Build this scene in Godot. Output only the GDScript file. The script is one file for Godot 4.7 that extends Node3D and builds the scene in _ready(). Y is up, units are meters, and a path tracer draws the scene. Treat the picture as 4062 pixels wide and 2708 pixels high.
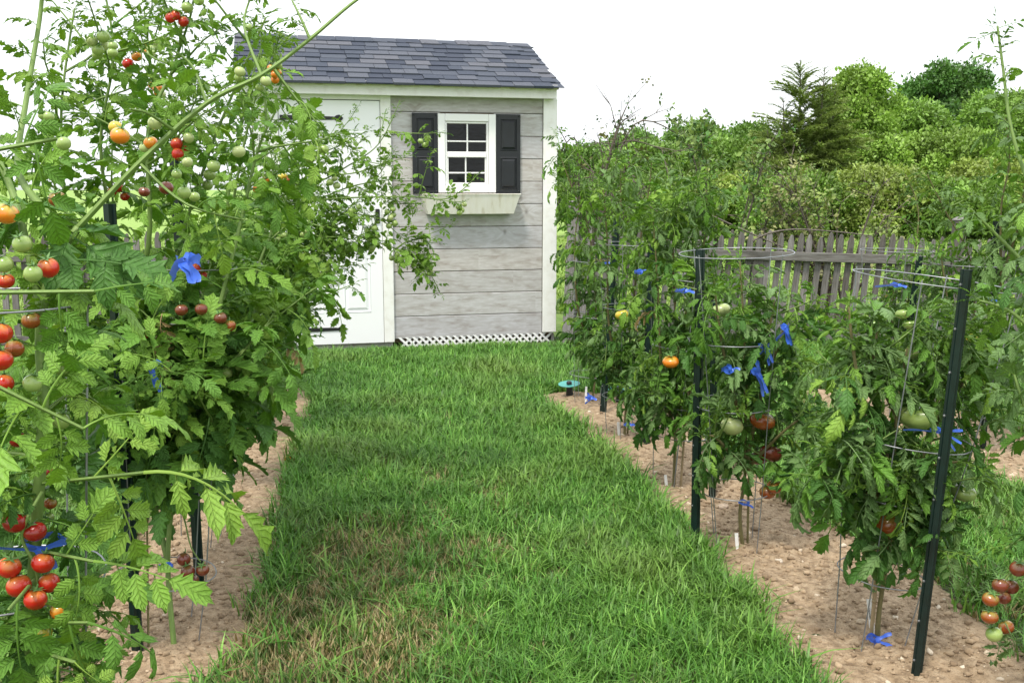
extends Node3D
# A vegetable garden under a white overcast sky: rows of caged tomato plants along a grass path, a small shed behind, a picket fence and woods beyond.

var rng := RandomNumberGenerator.new()
var M := {}                 # materials by name
var taken := {}             # names in use at top level
var leaf_broad: Array = []
var leaf_curl: Array = []
var leaf_tip: Array = []
var fruit_mesh := {}
var calyx_mesh: ArrayMesh
var cam_at := Vector3(0, 1.33, 0)


# ---------------------------------------------------------------- mesh builder
class MB:
	var v := PackedVector3Array()
	var uv := PackedVector2Array()
	var c := PackedColorArray()
	var ix := PackedInt32Array()
	var col := Color(1, 1, 1)

	func add(p: Vector3, t := Vector2.ZERO) -> int:
		v.append(p)
		uv.append(t)
		c.append(col)
		return v.size() - 1

	func tri(a: int, b: int, d: int) -> void:
		ix.append(a)
		ix.append(b)
		ix.append(d)

	func quad(a: int, b: int, d: int, e: int) -> void:
		tri(a, b, d)
		tri(a, d, e)

	# a convex face, turned so that it looks away from the centre
	func face(pts: Array, center: Vector3, uvs: Array = []) -> void:
		var mid := Vector3.ZERO
		for p in pts:
			mid += p
		mid /= pts.size()
		var nrm: Vector3 = (pts[2] - pts[0]).cross(pts[1] - pts[0])
		var flip := nrm.dot(mid - center) < 0
		var ids := []
		for i in pts.size():
			ids.append(add(pts[i], uvs[i] if uvs.size() else Vector2.ZERO))
		for i in range(1, pts.size() - 1):
			if flip:
				tri(ids[0], ids[i + 1], ids[i])
			else:
				tri(ids[0], ids[i], ids[i + 1])

	# box with chamfered edges; the grain of its wood runs along one axis
	func box(xf: Transform3D, size: Vector3, bevel := 0.0, grain := 0, off := Vector2.ZERO, tile := 1.0) -> void:
		var h := size * 0.5
		bevel = minf(bevel, minf(h.x, minf(h.y, h.z)) * 0.9)
		var mid := xf.origin
		var at := func(ax: int, s: Vector3) -> Vector3:
			var p := Vector3(s.x * h.x, s.y * h.y, s.z * h.z)
			for k in 3:
				if k != ax:
					p[k] -= s[k] * bevel
			return p
		for ax in 3:
			for sg in [-1.0, 1.0]:
				var a := (ax + 1) % 3
				var b := (ax + 2) % 3
				var pts := []
				var uvs := []
				for q in [[-1, -1], [1, -1], [1, 1], [-1, 1]]:
					var s := Vector3()
					s[ax] = sg
					s[a] = q[0]
					s[b] = q[1]
					var p: Vector3 = at.call(ax, s)
					pts.append(xf * p)
					var g := grain if grain != ax else a
					var o := 3 - ax - g
					uvs.append(Vector2(p[g], p[o]) * tile + off)
				face(pts, mid, uvs)
		if bevel > 0.0:
			for ax in 3:
				var a := (ax + 1) % 3
				var b := (ax + 2) % 3
				for q in [[-1, -1], [1, -1], [1, 1], [-1, 1]]:
					var lo := Vector3()
					lo[a] = q[0]
					lo[b] = q[1]
					lo[ax] = -1
					var hi := lo
					hi[ax] = 1
					var pts := []
					var uvs := []
					for e in [[a, lo], [b, lo], [b, hi], [a, hi]]:
						var p: Vector3 = at.call(e[0], e[1])
						pts.append(xf * p)
						uvs.append(Vector2(p[grain], p[(grain + 1) % 3]) * tile + off)
					face(pts, mid, uvs)
			for sx in [-1, 1]:
				for sy in [-1, 1]:
					for sz in [-1, 1]:
						var s := Vector3(sx, sy, sz)
						face([xf * at.call(0, s), xf * at.call(1, s), xf * at.call(2, s)], mid, [off, off, off])

	# round bar along a path
	func tube(path: Array, r0: float, r1: float, sides := 6, vtile := 4.0) -> void:
		var n := path.size()
		var t: Vector3 = (path[1] - path[0]).normalized()
		var x := t.cross(Vector3.UP if absf(t.y) < 0.9 else Vector3.RIGHT).normalized()
		var first := v.size()
		for i in n:
			var tt: Vector3 = (path[mini(i + 1, n - 1)] - path[maxi(i - 1, 0)]).normalized()
			x = (x - tt * x.dot(tt)).normalized()
			var y := tt.cross(x)
			var r := lerpf(r0, r1, float(i) / (n - 1))
			for k in sides + 1:
				var a := TAU * k / sides
				add(path[i] + (x * cos(a) + y * sin(a)) * r, Vector2(float(k) / sides, float(i) / (n - 1) * vtile))
		for i in n - 1:
			for k in sides:
				var a := first + i * (sides + 1) + k
				quad(a, a + sides + 1, a + sides + 2, a + 1)
		for e in [0, n - 1]:
			var m := add(path[e])
			for k in sides:
				var a: int = first + e * (sides + 1) + k
				if e == 0:
					tri(m, a, a + 1)
				else:
					tri(m, a + 1, a)

	# surface of revolution about y: points are (radius, height)
	func lathe(prof: Array, sides: int, center: Vector3, squash := 0.0, ribs := 0) -> void:
		var first := v.size()
		for i in prof.size():
			for k in sides + 1:
				var a := TAU * k / sides
				var r: float = prof[i].x * (1.0 + squash * cos(a * 2.0 + 0.7) + (0.05 * absf(cos(a * ribs * 0.5)) if ribs else 0.0))
				add(center + Vector3(cos(a) * r, prof[i].y, sin(a) * r), Vector2(float(k) / sides, float(i) / (prof.size() - 1)))
		for i in prof.size() - 1:
			for k in sides:
				var a := first + i * (sides + 1) + k
				quad(a, a + 1, a + sides + 2, a + sides + 1)

	func done(m: Material = null, seam := true) -> ArrayMesh:
		var nn := PackedVector3Array()
		nn.resize(v.size())
		for i in range(0, ix.size(), 3):
			var a := ix[i]
			var b := ix[i + 1]
			var d := ix[i + 2]
			var f := (v[d] - v[a]).cross(v[b] - v[a])
			nn[a] += f
			nn[b] += f
			nn[d] += f
		for i in nn.size():
			nn[i] = nn[i].normalized() if nn[i].length_squared() > 1e-20 else Vector3.UP
		var arr := []
		arr.resize(Mesh.ARRAY_MAX)
		arr[Mesh.ARRAY_VERTEX] = v
		arr[Mesh.ARRAY_NORMAL] = nn
		arr[Mesh.ARRAY_TEX_UV] = uv
		arr[Mesh.ARRAY_COLOR] = c
		arr[Mesh.ARRAY_INDEX] = ix
		var me := ArrayMesh.new()
		me.add_surface_from_arrays(Mesh.PRIMITIVE_TRIANGLES, arr)
		if m:
			me.surface_set_material(0, m)
		return me


# ---------------------------------------------------------------- scene helpers
func numbered(called: String) -> String:
	var k: int = taken.get(called, 0)
	taken[called] = k + 1
	return called if k == 0 else "%s_%03d" % [called, k]

func tag(o: Node, label: String, category: String, group := "", kind := "") -> void:
	if label:
		o.set_meta("label", label)
	if category:
		o.set_meta("category", category)
	if group:
		o.set_meta("group", group)
	if kind:
		o.set_meta("kind", kind)

func thing(called: String, label: String, category: String, at: Vector3, group := "", kind := "") -> Node3D:
	var o := Node3D.new()
	o.name = numbered(called)
	add_child(o)
	o.position = at
	tag(o, label, category, group, kind)
	return o

func part(called: String, me: Mesh, parent: Node, m: Material = null) -> MeshInstance3D:
	var o := MeshInstance3D.new()
	o.name = called
	o.mesh = me
	if m:
		o.material_override = m
	parent.add_child(o, true)
	return o

func copies(called: String, me: Mesh, xfs: Array, cols: Array, parent: Node) -> MultiMeshInstance3D:
	var mm := MultiMesh.new()
	mm.transform_format = MultiMesh.TRANSFORM_3D
	mm.use_colors = cols.size() > 0
	mm.mesh = me
	mm.instance_count = xfs.size()
	for i in xfs.size():
		mm.set_instance_transform(i, xfs[i])
		if cols.size():
			mm.set_instance_color(i, cols[i])
	var o := MultiMeshInstance3D.new()
	o.name = called
	o.multimesh = mm
	o.set_meta("kind", "stuff")
	parent.add_child(o, true)
	return o

func frame(z: Vector3, up := Vector3.UP) -> Basis:
	z = z.normalized()
	if absf(z.dot(up)) > 0.98:
		up = Vector3(0.3, 0.1, 0.95)
	var x := up.cross(z).normalized()
	return Basis(x, z.cross(x), z)

func mat(called: String, lin: Color, rough := 0.8, tex: Texture2D = null) -> StandardMaterial3D:
	var m := StandardMaterial3D.new()
	m.resource_name = called
	m.albedo_color = lin.linear_to_srgb()
	m.roughness = rough
	if tex:
		m.albedo_texture = tex
	M[called] = m
	return m

func noise_tex(size: int, freq: float, oct: int, cols: Array, offs: Array, sd := 1) -> NoiseTexture2D:
	var n := FastNoiseLite.new()
	n.noise_type = FastNoiseLite.TYPE_SIMPLEX_SMOOTH
	n.frequency = freq
	n.fractal_octaves = oct
	n.seed = sd
	var t := NoiseTexture2D.new()
	t.width = size
	t.height = size
	t.seamless = true
	t.noise = n
	if cols.size():
		var g := Gradient.new()
		g.offsets = PackedFloat32Array(offs)
		var cc := PackedColorArray()
		for c in cols:
			cc.append(c.linear_to_srgb())
		g.colors = cc
		t.color_ramp = g
	return t

func lin(r: float, g: float, b: float) -> Color:
	return Color(r, g, b)

# polyline resampled to points about `step` apart, rounded by Catmull-Rom
func smooth_path(pts: Array, per := 5) -> Array:
	var out := []
	var n := pts.size()
	for i in n - 1:
		var a: Vector3 = pts[maxi(i - 1, 0)]
		var b: Vector3 = pts[i]
		var c: Vector3 = pts[i + 1]
		var d: Vector3 = pts[mini(i + 2, n - 1)]
		for k in per:
			out.append(b.cubic_interpolate(c, a, d, float(k) / per))
	out.append(pts[n - 1])
	return out

func path_length(p: Array) -> float:
	var s := 0.0
	for i in p.size() - 1:
		s += p[i].distance_to(p[i + 1])
	return s


# ---------------------------------------------------------------- computed textures
func wood_texture(w: int, h: int, base: Color, dark: Color, pale: Color, sd: int, knots := 5) -> ImageTexture:
	var im := Image.create(w, h, false, Image.FORMAT_RGB8)
	var fine := FastNoiseLite.new()
	fine.seed = sd
	fine.frequency = 0.02
	fine.fractal_octaves = 4
	var broad := FastNoiseLite.new()
	broad.seed = sd + 7
	broad.frequency = 0.006
	broad.fractal_octaves = 4
	var kn := []
	var r := RandomNumberGenerator.new()
	r.seed = sd
	for i in knots:
		kn.append(Vector2(r.randf() * w, r.randf() * h))
	for y in h:
		for x in w:
			var yy := float(y)
			var ring := 0.0
			for k in kn:
				var dx: float = (x - k.x) * 0.35
				var dy: float = y - k.y
				var d := sqrt(dx * dx + dy * dy)
				yy += signf(dy) * 9.0 * exp(-d * d / 220.0)
				if d < 5.5:
					ring = maxf(ring, 1.0 - d / 5.5)
			var g := fine.get_noise_2d(x * 0.22, yy * 5.0)
			var g2 := fine.get_noise_2d(x * 0.6 + 900.0, yy * 14.0)
			var b := broad.get_noise_2d(x * 0.5, yy * 3.4)
			var wear := broad.get_noise_2d(x * 1.3 + 500.0, yy * 9.0 + 300.0)
			var c := base.lerp(dark, clampf(0.22 + g * 0.9 + g2 * 0.5, 0.0, 1.0))
			c = c.lerp(pale, clampf(b * 0.3 + wear * 0.25 + g2 * 1.0 + 0.22, 0.0, 0.7))
			c = c.lerp(dark * 0.55, ring * 0.8)
			im.set_pixel(x, y, c.linear_to_srgb())
	return ImageTexture.create_from_image(im)

# blade of a tomato leaflet: midrib and side veins, puckered between them; colour map and relief
func leaf_textures() -> Array:
	var w := 128
	var h := 256
	var im := Image.create(w, h, false, Image.FORMAT_RGB8)
	var bump := Image.create(w, h, false, Image.FORMAT_RGB8)
	var n := FastNoiseLite.new()
	n.seed = 5
	n.frequency = 0.03
	n.fractal_octaves = 4
	for y in h:
		for x in w:
			var s := absf((x + 0.5) / w * 2.0 - 1.0)
			var t := (y + 0.5) / h
			var q := t * 7.0 - pow(s, 0.9) * 1.7 + (0.25 if x > w / 2 else 0.0)
			var d := absf(q - roundf(q))
			var side := smoothstep(0.10, 0.0, d) * (1.0 - s * 0.5)
			var mid := smoothstep(0.075 * (1.1 - t * 0.7), 0.0, s)
			var q2 := t * 15.0 + s * 4.0
			var tiny := smoothstep(0.16, 0.0, absf(q2 - roundf(q2))) * 0.35
			var k := maxf(mid, maxf(side * 0.8, tiny))
			var m := n.get_noise_2d(x * 1.4, y) * 0.5 + n.get_noise_2d(x * 6.0, y * 6.0) * 0.3
			var c := Color(0.80, 0.84, 0.74).lerp(Color(1.25, 1.12, 1.25), k * 0.42) * (1.0 + m * 0.55)
			im.set_pixel(x, y, Color(minf(c.r * 0.72, 1), minf(c.g * 0.72, 1), minf(c.b * 0.72, 1)).linear_to_srgb())
			var hh := clampf(0.62 - maxf(mid, side) * 0.5 - tiny * 0.2 + sin(d * PI) * 0.25 + m * 0.2, 0, 1)
			bump.set_pixel(x, y, Color(hh, hh, hh))
	return [ImageTexture.create_from_image(im), ImageTexture.create_from_image(bump)]


func make_materials() -> void:
	var lt := leaf_textures()
	# pigment of the leaves varies with age: young tips are yellow-green, old lower leaves deep green
	var tones := {
		"leaf_deep": lin(0.058, 0.140, 0.028), "leaf_mid": lin(0.105, 0.220, 0.034), "leaf_fresh": lin(0.165, 0.295, 0.046), "leaf_yellowish": lin(0.195, 0.315, 0.052), "leaf_grey_green": lin(0.140, 0.230, 0.085),
		"leaf_dry": lin(0.36, 0.25, 0.13)}
	for k in tones:
		var m := mat(k, tones[k] * 1.95, 0.46, lt[0])
		m.heightmap_enabled = true
		m.heightmap_texture = lt[1]
		m.heightmap_scale = 0.35
		m.metallic_specular = 0.36
		m.backlight_enabled = true
		m.backlight = Color(0.62, 0.66, 0.30)
	var st := noise_tex(128, 0.03, 3, [lin(0.75, 0.8, 0.7), lin(1, 1, 1)], [0.2, 0.8], 3)
	mat("stem_green", lin(0.165, 0.255, 0.060), 0.6, st)
	mat("stem_woody", lin(0.17, 0.145, 0.060), 0.75, st)
	var fr := mat("fruit_skin", lin(1, 1, 1), 0.24)
	fr.vertex_color_use_as_albedo = true
	fr.clearcoat_enabled = true
	fr.clearcoat = 0.35
	fr.clearcoat_roughness = 0.12
	mat("calyx", lin(0.11, 0.22, 0.06), 0.6)
	# metal and plastic
	var gal := mat("galvanised_wire", lin(0.36, 0.375, 0.40), 0.42, noise_tex(128, 0.05, 3, [lin(0.55, 0.55, 0.55), lin(1, 1, 1)], [0.2, 0.8], 9))
	gal.metallic = 0.55
	mat("stake_plastic", lin(0.0035, 0.017, 0.015), 0.36, noise_tex(128, 0.04, 3, [lin(0.7, 0.7, 0.7), lin(1, 1, 1)], [0.2, 0.8], 11))
	mat("bamboo", lin(0.34, 0.25, 0.15), 0.6, st)
	var tape := mat("blue_tape", lin(0.035, 0.125, 0.62), 0.38)
	tape.backlight_enabled = true
	tape.backlight = Color(0.35, 0.4, 0.6)
	mat("sprinkler_green", lin(0.07, 0.33, 0.30), 0.4)
	mat("black_plastic", lin(0.012, 0.012, 0.013), 0.5)
	mat("label_white", lin(0.78, 0.78, 0.76), 0.5)
	mat("ink", lin(0.02, 0.02, 0.02), 0.7)
	# shed
	var paint_tex := noise_tex(512, 0.012, 5, [lin(0.90, 0.89, 0.86), lin(0.97, 0.97, 0.96), lin(1, 1, 1)], [0.12, 0.4, 0.8], 21)
	var paint_bump := noise_tex(256, 0.05, 4, [], [], 22)
	var pw := mat("white_paint", lin(0.82, 0.82, 0.80), 0.55, paint_tex)
	pw.uv1_triplanar = true
	pw.uv1_scale = Vector3(1.4, 1.4, 1.4)
	pw.heightmap_enabled = true
	pw.heightmap_texture = paint_bump
	pw.heightmap_scale = 0.12
	mat("door_paint", lin(0.84, 0.85, 0.87), 0.42)
	mat("vinyl_white", lin(0.84, 0.84, 0.84), 0.35)
	var sh := mat("shutter_black", lin(0.010, 0.012, 0.017), 0.42, noise_tex(128, 0.06, 3, [lin(0.7, 0.7, 0.7), lin(1, 1, 1)], [0.2, 0.8], 14))
	sh.uv1_triplanar = true
	mat("iron_black", lin(0.010, 0.010, 0.011), 0.5)
	var gl := mat("window_glass", lin(0.02, 0.022, 0.024), 0.02)
	gl.albedo_color.a = 0.35
	gl.metallic_specular = 0.35
	gl.transparency = BaseMaterial3D.TRANSPARENCY_ALPHA
	mat("shed_inside", lin(0.20, 0.145, 0.095), 0.9)
	var bx := mat("box_cream", lin(0.76, 0.74, 0.68), 0.55, noise_tex(512, 0.008, 5, [lin(0.70, 0.66, 0.55), lin(0.95, 0.94, 0.90), lin(1, 1, 1)], [0.12, 0.4, 0.8], 31))
	bx.uv1_triplanar = true
	bx.uv1_scale = Vector3(3.2, 0.9, 3.2)
	var s1 := wood_texture(1024, 256, lin(0.44, 0.43, 0.425), lin(0.27, 0.235, 0.205), lin(0.56, 0.56, 0.575), 3)
	for k in 4:
		var m := mat("siding_%d" % k, [lin(1, 1, 1), lin(0.94, 0.94, 0.97), lin(1.0, 0.97, 0.94), lin(0.93, 0.92, 0.91)][k], 0.75, s1)
		m.heightmap_enabled = true
		m.heightmap_texture = s1
		m.heightmap_scale = 0.12
	var f1 := wood_texture(512, 256, lin(0.125, 0.116, 0.106), lin(0.050, 0.043, 0.037), lin(0.215, 0.208, 0.20), 17, 3)
	for k in 3:
		var m := mat("fence_wood_%d" % k, [lin(1, 1, 1), lin(0.75, 0.72, 0.7), lin(1.45, 1.45, 1.5)][k], 0.9, f1)
		m.heightmap_enabled = true
		m.heightmap_texture = f1
		m.heightmap_scale = 0.35
	var grit := noise_tex(256, 0.16, 3, [lin(0.45, 0.45, 0.45), lin(0.85, 0.85, 0.85), lin(1.3, 1.3, 1.3)], [0.2, 0.5, 0.85], 41)
	var gbump := noise_tex(256, 0.2, 2, [], [], 42)
	var sc := [lin(0.046, 0.058, 0.088), lin(0.064, 0.076, 0.106), lin(0.090, 0.100, 0.130), lin(0.034, 0.044, 0.072), lin(0.108, 0.114, 0.140)]
	for k in 5:
		var m := mat("shingle_%d" % k, sc[k], 0.92, grit)
		m.uv1_triplanar = true
		m.uv1_scale = Vector3(5, 5, 5)
		m.heightmap_enabled = true
		m.heightmap_texture = gbump
		m.heightmap_scale = 0.12
	# ground
	var soil := mat("soil", lin(1, 1, 1), 0.95, noise_tex(1024, 0.02, 6, [lin(0.175, 0.120, 0.070), lin(0.29, 0.208, 0.128), lin(0.345, 0.252, 0.160), lin(0.42, 0.322, 0.216)], [0.15, 0.42, 0.62, 0.9], 51))
	soil.uv1_triplanar = true
	soil.uv1_world_triplanar = true
	soil.uv1_scale = Vector3(1.1, 1.1, 1.1)
	soil.heightmap_enabled = true
	soil.heightmap_texture = noise_tex(1024, 0.06, 5, [], [], 52)
	soil.heightmap_scale = 0.8
	var th := mat("thatch", lin(1, 1, 1), 0.95, noise_tex(1024, 0.03, 6, [lin(0.030, 0.034, 0.012), lin(0.060, 0.080, 0.022), lin(0.115, 0.105, 0.050)], [0.2, 0.5, 0.85], 61))
	th.uv1_triplanar = true
	th.uv1_world_triplanar = true
	th.uv1_scale = Vector3(0.9, 0.9, 0.9)
	th.heightmap_enabled = true
	th.heightmap_texture = noise_tex(512, 0.09, 4, [], [], 62)
	th.heightmap_scale = 1.5
	var md := mat("meadow_green", lin(1, 1, 1), 0.95, noise_tex(1024, 0.02, 6, [lin(0.14, 0.25, 0.035), lin(0.20, 0.32, 0.055), lin(0.27, 0.36, 0.09)], [0.2, 0.5, 0.85], 63))
	md.uv1_triplanar = true
	md.uv1_world_triplanar = true
	md.uv1_scale = Vector3(0.25, 0.25, 0.25)
	for k in ["grass_blade", "clod", "tree_leaf"]:
		var m := mat(k, lin(1, 1, 1), 0.45 if k != "clod" else 0.95)
		m.vertex_color_use_as_albedo = true
		if k != "clod":
			m.metallic_specular = 0.4
			m.backlight_enabled = true
			m.backlight = Color(0.6, 0.6, 0.4)
	var bk := noise_tex(256, 0.04, 5, [lin(0.05, 0.04, 0.032), lin(0.11, 0.092, 0.078), lin(0.20, 0.175, 0.15)], [0.2, 0.5, 0.85], 71)
	var bm := mat("bark", lin(1, 1, 1), 0.9, bk)
	bm.uv1_triplanar = true
	bm.uv1_scale = Vector3(3, 0.8, 3)
	var tw := mat("dead_twig", lin(1.5, 1.35, 1.2), 0.9, bk)
	tw.uv1_triplanar = true
	tw.albedo_color = lin(1.0, 0.98, 0.92).linear_to_srgb()
	tw.uv1_scale = Vector3(6, 6, 6)


# ---------------------------------------------------------------- shed
func shed_board(parent: Node, called: String, x0: float, x1: float, y0: float, y1: float, z0: float, z1: float, m: Material, bevel := 0.003, grain := 0) -> MeshInstance3D:
	var b := MB.new()
	b.box(Transform3D(Basis(), Vector3((x0 + x1) / 2, (y0 + y1) / 2, (z0 + z1) / 2)), Vector3(x1 - x0, y1 - y0, z1 - z0), bevel, grain, Vector2(rng.randf(), rng.randf()), 0.7)
	return part(called, b.done(m), parent)

# raised panel in a leaf of a door or a shutter: a bead round a sunken field with a raised middle
func raised_panel(b: MB, x0: float, x1: float, y0: float, y1: float, z: float, rim: float, deep: float) -> void:
	var rings := [[0.0, 0.0], [rim * 0.25, deep * 0.55], [rim * 0.4, -deep], [rim * 0.62, -deep], [rim * 1.25, deep * 0.45]]
	for i in rings.size() - 1:
		var a: Array = rings[i]
		var c: Array = rings[i + 1]
		var pa := [Vector3(x0 + a[0], y0 + a[0], z + a[1]), Vector3(x1 - a[0], y0 + a[0], z + a[1]), Vector3(x1 - a[0], y1 - a[0], z + a[1]), Vector3(x0 + a[0], y1 - a[0], z + a[1])]
		var pc := [Vector3(x0 + c[0], y0 + c[0], z + c[1]), Vector3(x1 - c[0], y0 + c[0], z + c[1]), Vector3(x1 - c[0], y1 - c[0], z + c[1]), Vector3(x0 + c[0], y1 - c[0], z + c[1])]
		for k in 4:
			var q := (k + 1) % 4
			b.face([pa[k], pa[q], pc[q], pc[k]], Vector3((x0 + x1) / 2, (y0 + y1) / 2, z - 1.0))
	var l: Array = rings[rings.size() - 1]
	b.face([Vector3(x0 + l[0], y0 + l[0], z + l[1]), Vector3(x1 - l[0], y0 + l[0], z + l[1]), Vector3(x1 - l[0], y1 - l[0], z + l[1]), Vector3(x0 + l[0], y1 - l[0], z + l[1])], Vector3(0, 0, z - 1.0))

# flat front with rectangular holes that raised panels fill
func panelled_leaf(x0: float, x1: float, y0: float, y1: float, z0: float, z1: float, holes: Array, rim: float, deep: float, m: Material) -> ArrayMesh:
	var b := MB.new()
	var xs := [x0, x1]
	var ys := [y0, y1]
	for h in holes:
		for q in [h[0], h[1]]:
			if not xs.has(q):
				xs.append(q)
		for q in [h[2], h[3]]:
			if not ys.has(q):
				ys.append(q)
	xs.sort()
	ys.sort()
	var back := Vector3((x0 + x1) / 2, (y0 + y1) / 2, z0 - 1.0)
	for i in xs.size() - 1:
		for j in ys.size() - 1:
			var cx: float = (xs[i] + xs[i + 1]) / 2
			var cy: float = (ys[j] + ys[j + 1]) / 2
			var open := false
			for h in holes:
				if cx > h[0] and cx < h[1] and cy > h[2] and cy < h[3]:
					open = true
			if not open:
				b.face([Vector3(xs[i], ys[j], z1), Vector3(xs[i + 1], ys[j], z1), Vector3(xs[i + 1], ys[j + 1], z1), Vector3(xs[i], ys[j + 1], z1)], back)
	for h in holes:
		raised_panel(b, h[0], h[1], h[2], h[3], z1, rim, deep)
	var mid := Vector3((x0 + x1) / 2, (y0 + y1) / 2, (z0 + z1) / 2)
	var c := [Vector3(x0, y0, 0), Vector3(x1, y0, 0), Vector3(x1, y1, 0), Vector3(x0, y1, 0)]
	for k in 4:
		var p: Vector3 = c[k]
		var q: Vector3 = c[(k + 1) % 4]
		b.face([p + Vector3(0, 0, z0), q + Vector3(0, 0, z0), q + Vector3(0, 0, z1), p + Vector3(0, 0, z1)], mid)
	b.face([c[0] + Vector3(0, 0, z0), c[1] + Vector3(0, 0, z0), c[2] + Vector3(0, 0, z0), c[3] + Vector3(0, 0, z0)], mid)
	return b.done(m)

func strap_hinge(parent: Node, x0: float, x1: float, y: float, z: float) -> void:
	var outline := []
	var n := 7
	for p in [Vector2(x0, 0.020), Vector2(x1 - 0.085, 0.013), Vector2(x1 - 0.07, 0.011), Vector2(x1 - 0.052, 0.024), Vector2(x1 - 0.03, 0.028), Vector2(x1 - 0.012, 0.014), Vector2(x1, 0.002)]:
		outline.append(p)
	var b := MB.new()
	var mid := Vector3((x0 + x1) / 2, y, z)
	for i in n - 1:
		var p: Vector2 = outline[i]
		var q: Vector2 = outline[i + 1]
		var zz := z + 0.006
		b.face([Vector3(p.x, y - p.y, zz), Vector3(q.x, y - q.y, zz), Vector3(q.x, y + q.y, zz), Vector3(p.x, y + p.y, zz)], mid - Vector3(0, 0, 1))
		b.face([Vector3(p.x, y + p.y, z), Vector3(q.x, y + q.y, z), Vector3(q.x, y + q.y, zz), Vector3(p.x, y + p.y, zz)], mid - Vector3(0, 1, 0))
		b.face([Vector3(p.x, y - p.y, z), Vector3(q.x, y - q.y, z), Vector3(q.x, y - q.y, zz), Vector3(p.x, y - p.y, zz)], mid + Vector3(0, 1, 0))
	for x in [x1 - 0.03, x1 - 0.2, x1 - 0.36]:
		b.lathe([Vector2(0.007, 0), Vector2(0.006, 0.004), Vector2(0.0, 0.006)], 8, Vector3.ZERO)
		for k in range(b.v.size() - 27, b.v.size()):
			var p := b.v[k]
			b.v[k] = Vector3(x + p.x, y + p.z, z + 0.006 + p.y)
	part("hinge", b.done(M.iron_black), parent)

func window_pane(parent: Node, x0: float, x1: float, y0: float, y1: float, z: float) -> void:
	var b := MB.new()
	b.face([Vector3(x0, y0, z), Vector3(x1, y0, z), Vector3(x1, y1, z), Vector3(x0, y1, z)], Vector3(x0, y0, z - 1.0))
	part("pane", b.done(M.window_glass), parent)

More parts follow.
